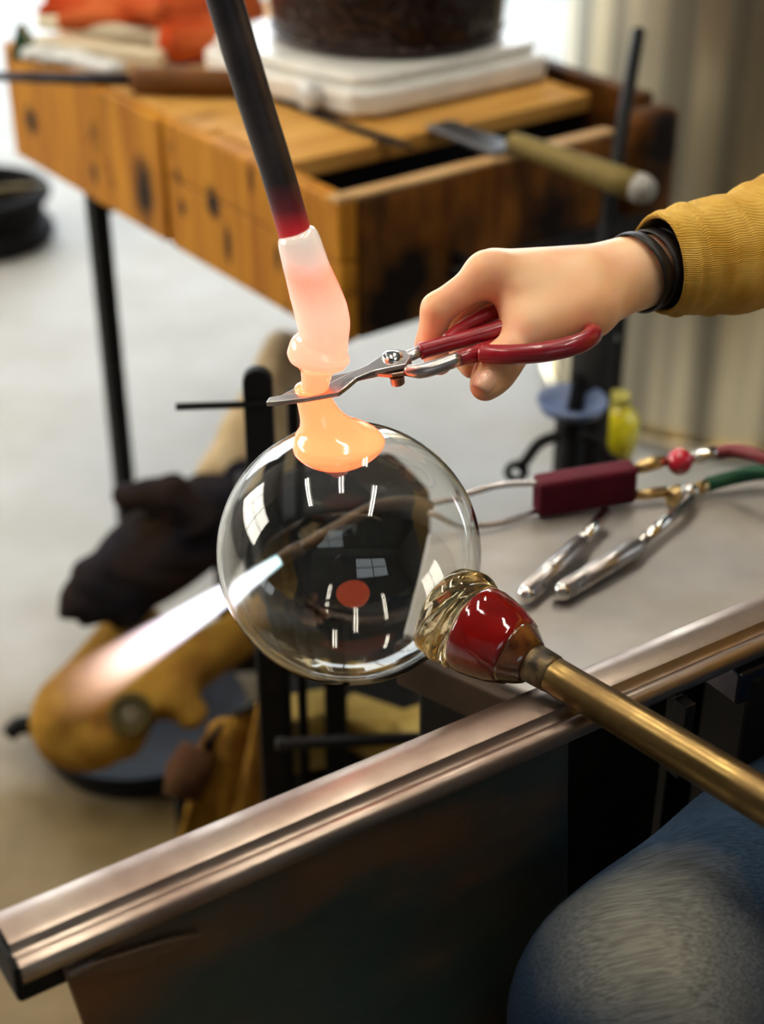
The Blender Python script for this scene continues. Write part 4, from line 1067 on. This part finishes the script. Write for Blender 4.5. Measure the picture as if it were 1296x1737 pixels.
OLIVE = wood('olive_handle_wood', (.21, .155, .05), (.14, .10, .03), (.1, .07, .03), TANG, (.02, .15, .02), .6, .8)
pd = thing('paddle_file', 'flat steel file with an olive wooden handle jutting over the table front', 'file', TP(.263, 0, .002))
h0, h1 = TP(.262, .012, .017), TP(.277, -.212, .013)
hd = unit(h1 - h0)
mesh('wooden_handle', *tube([h0 + hd * s for s in (0, .004, .03, .10, .17, .205)], [.008, .0115, .0125, .0145, .0165, .0165], 22), OLIVE, pd)
mesh('handle_cap', *tube([h0 + hd * s for s in (.2052, .214, .222, .2255)], [.0166, .0162, .013, .006], 22), M('grey_cap', (.33, .31, .28), .5, col2=(.24, .22, .19), nscale=30), pd)
mesh('file_blade', *box(TP(.255, .075, .0065), [ER, EL, EZ], (.021, .066, .0035), .001), M('dark_file_steel', (.16, .16, .17), .4, metal=1, col2=(.11, .11, .12), nscale=50, bump=.2), pd, False)
sp_ = thing('steel_spatula', 'thin dark steel spatula reaching from under the scale over the slot', 'spatula', TP(.16, .2, .003))
mesh('spatula_bar', *tube([TP(.153, .36, .0065), TP(.158, .22, .0065), TP(.166, .12, .008), TP(.168, .085, .007)], [.0045, .005, .006, .003], 14, squash=(.55, 1.4), up=(0, 0, 1)), BLACKST, sp_)

kn = thing('long_knife_tool', 'long dark blade tool with brown wooden handle lying across the left table side', 'tool', onz(230, 140, ZT + .004))
k0, k1, k2 = onz(-60, 128, ZT + .02), onz(225, 136, ZT + .02), onz(432, 142, ZT + .02)
mesh('blade', *tube([k0, k1], [.006, .0095], 14, squash=(1, .7)), M('blue_grey_steel', (.07, .075, .10), .4, metal=.8, col2=(.045, .045, .055), nscale=40), kn)
mesh('handle', *tube([k1 + (k2 - k1) * s for s in (-.01, .02, .3, .7, 1)], [.012, .0165, .0185, .018, .016], 20), wood('brown_handle_wood', (.22, .085, .018), (.12, .045, .012), (.03, .015, .01), 0, (.1, .02, .02), .5, .7), kn)

ORG = fabric('orange_red_leather', (.46, .045, .006), (.30, .02, .005), (.50, .11, .03), 16)
rg_ = thing('red_leather_glove', 'orange red leather glove with cream cuff strip at the back of the table', 'glove', onz(290, 60, ZT))
def rgf(P):
    z = ZT + .052
    d = sd_cap(P, onz(290, 30, z), onz(400, 20, z), .040, .042)
    for y0, y1, x1, dz in ((12, 2, 90, .012), (24, 20, 78, .004), (34, 36, 110, -.002), (20, -14, 130, .02)):
        d = smin(d, sd_cap(P, onz(270, y0, z + dz), onz(x1, y1, z + dz), .017, .013), .008)
    d = smin(d, sd_cap(P, onz(300, 74, ZT + .03), onz(380, 68, ZT + .03), .028, .028), .02)
    return d
g_ = np.array([onz(70, -14, ZT + .07), onz(110, 40, ZT + .05), onz(430, 80, ZT + .03), onz(420, 0, ZT + .06)])
mesh('glove_body', *nets(rgf, np.maximum(g_.min(0) - .06, V(-9, -9, ZT + .004)), g_.max(0) + .06, .006), ORG, rg_)
CRW = wood('cream_wood', (.70, .62, .45), (.6, .5, .34), (.4, .3, .18), 0, (.1, .02, .02), .65, .9)
c1_, c2_ = onz(68, 34, ZT + .045), onz(272, 70, ZT + .03)
pk_ = thing('cream_paddle', 'cream wooden paddle sticking out of the orange red glove', 'paddle', (c1_ + c2_) / 2 - EZ * .02)
mesh('paddle_blade', *tube([c1_, c1_ * .6 + c2_ * .4, c2_], [.012, .0135, .017], 14, squash=(1, .8)), CRW, pk_)
mesh('ferrule', *tube([c2_ + (c2_ - c1_) * -.02, c2_ + (c2_ - c1_) * .03], .0185, 14, squash=(1, .8)), CRW, pk_)
c3_, c4_ = onz(60, 78, ZT + .014), onz(278, 102, ZT + .014)
st2 = mesh('pale_stick', *bevelled(*box((c3_ + c4_) / 2, [unit(c4_ - c3_), unit(np.cross(EZ, c4_ - c3_)), EZ], (np.linalg.norm(c4_ - c3_) / 2, .016, .0125), .004), 0), CRW, None, False)
tag(st2, 'pale flat wooden stick lying in front of the cream paddle', 'stick')
c5_, c6_ = onz(45, 88, ZT + .012), onz(205, 118, ZT + .012)
ra_ = thing('rolled_rag', 'crumpled white rag beside the dark blade tool on the table', 'rag', (c5_ + c6_) / 2 - EZ * .012)
mesh('rag', *tube(spline([c5_, c5_ * .6 + c6_ * .4 + V(0, .01, 0), c6_], 8), [.012, .013, .0115], 18, squash=(.85, 1.3), fn=lambda t, a: 1 + .12 * math.sin(4 * a + 16 * t) + .08 * math.sin(23 * t)), M('white_cotton', (.72, .72, .68), .9, col2=(.6, .6, .58), nscale=40, bump=.5), ra_)
gw_ = onz(38, 104, ZT + .001)
gl_ = mesh('green_wedge', *prism([gw_ + V(-.018, 0, 0), gw_ + V(.02, -.002, 0), gw_ + V(.014, .0, .022), gw_ + V(-.004, .004, .05)], V(.004, .028, 0), .002), M('dark_green_glass', (.012, .05, .025), .15, coat=1, col2=(.03, .07, .02), nscale=40), None, False)
tag(gl_, 'dark green pointed glass wedge at the left end of the table', 'glass wedge')
# bar along the lower front of the table
mesh('tool_bar', *tube([TP(.13, -.045, -HB + .072), TP(.44, -.045, -HB + .072)], .009, 14), BLACKST, tt)
for u in (.17, .42): mesh('bar_bracket', *box(TP(u, -.022, -HB + .072), TAX, (.006, .022, .006), .001), BLACKST, tt, False)
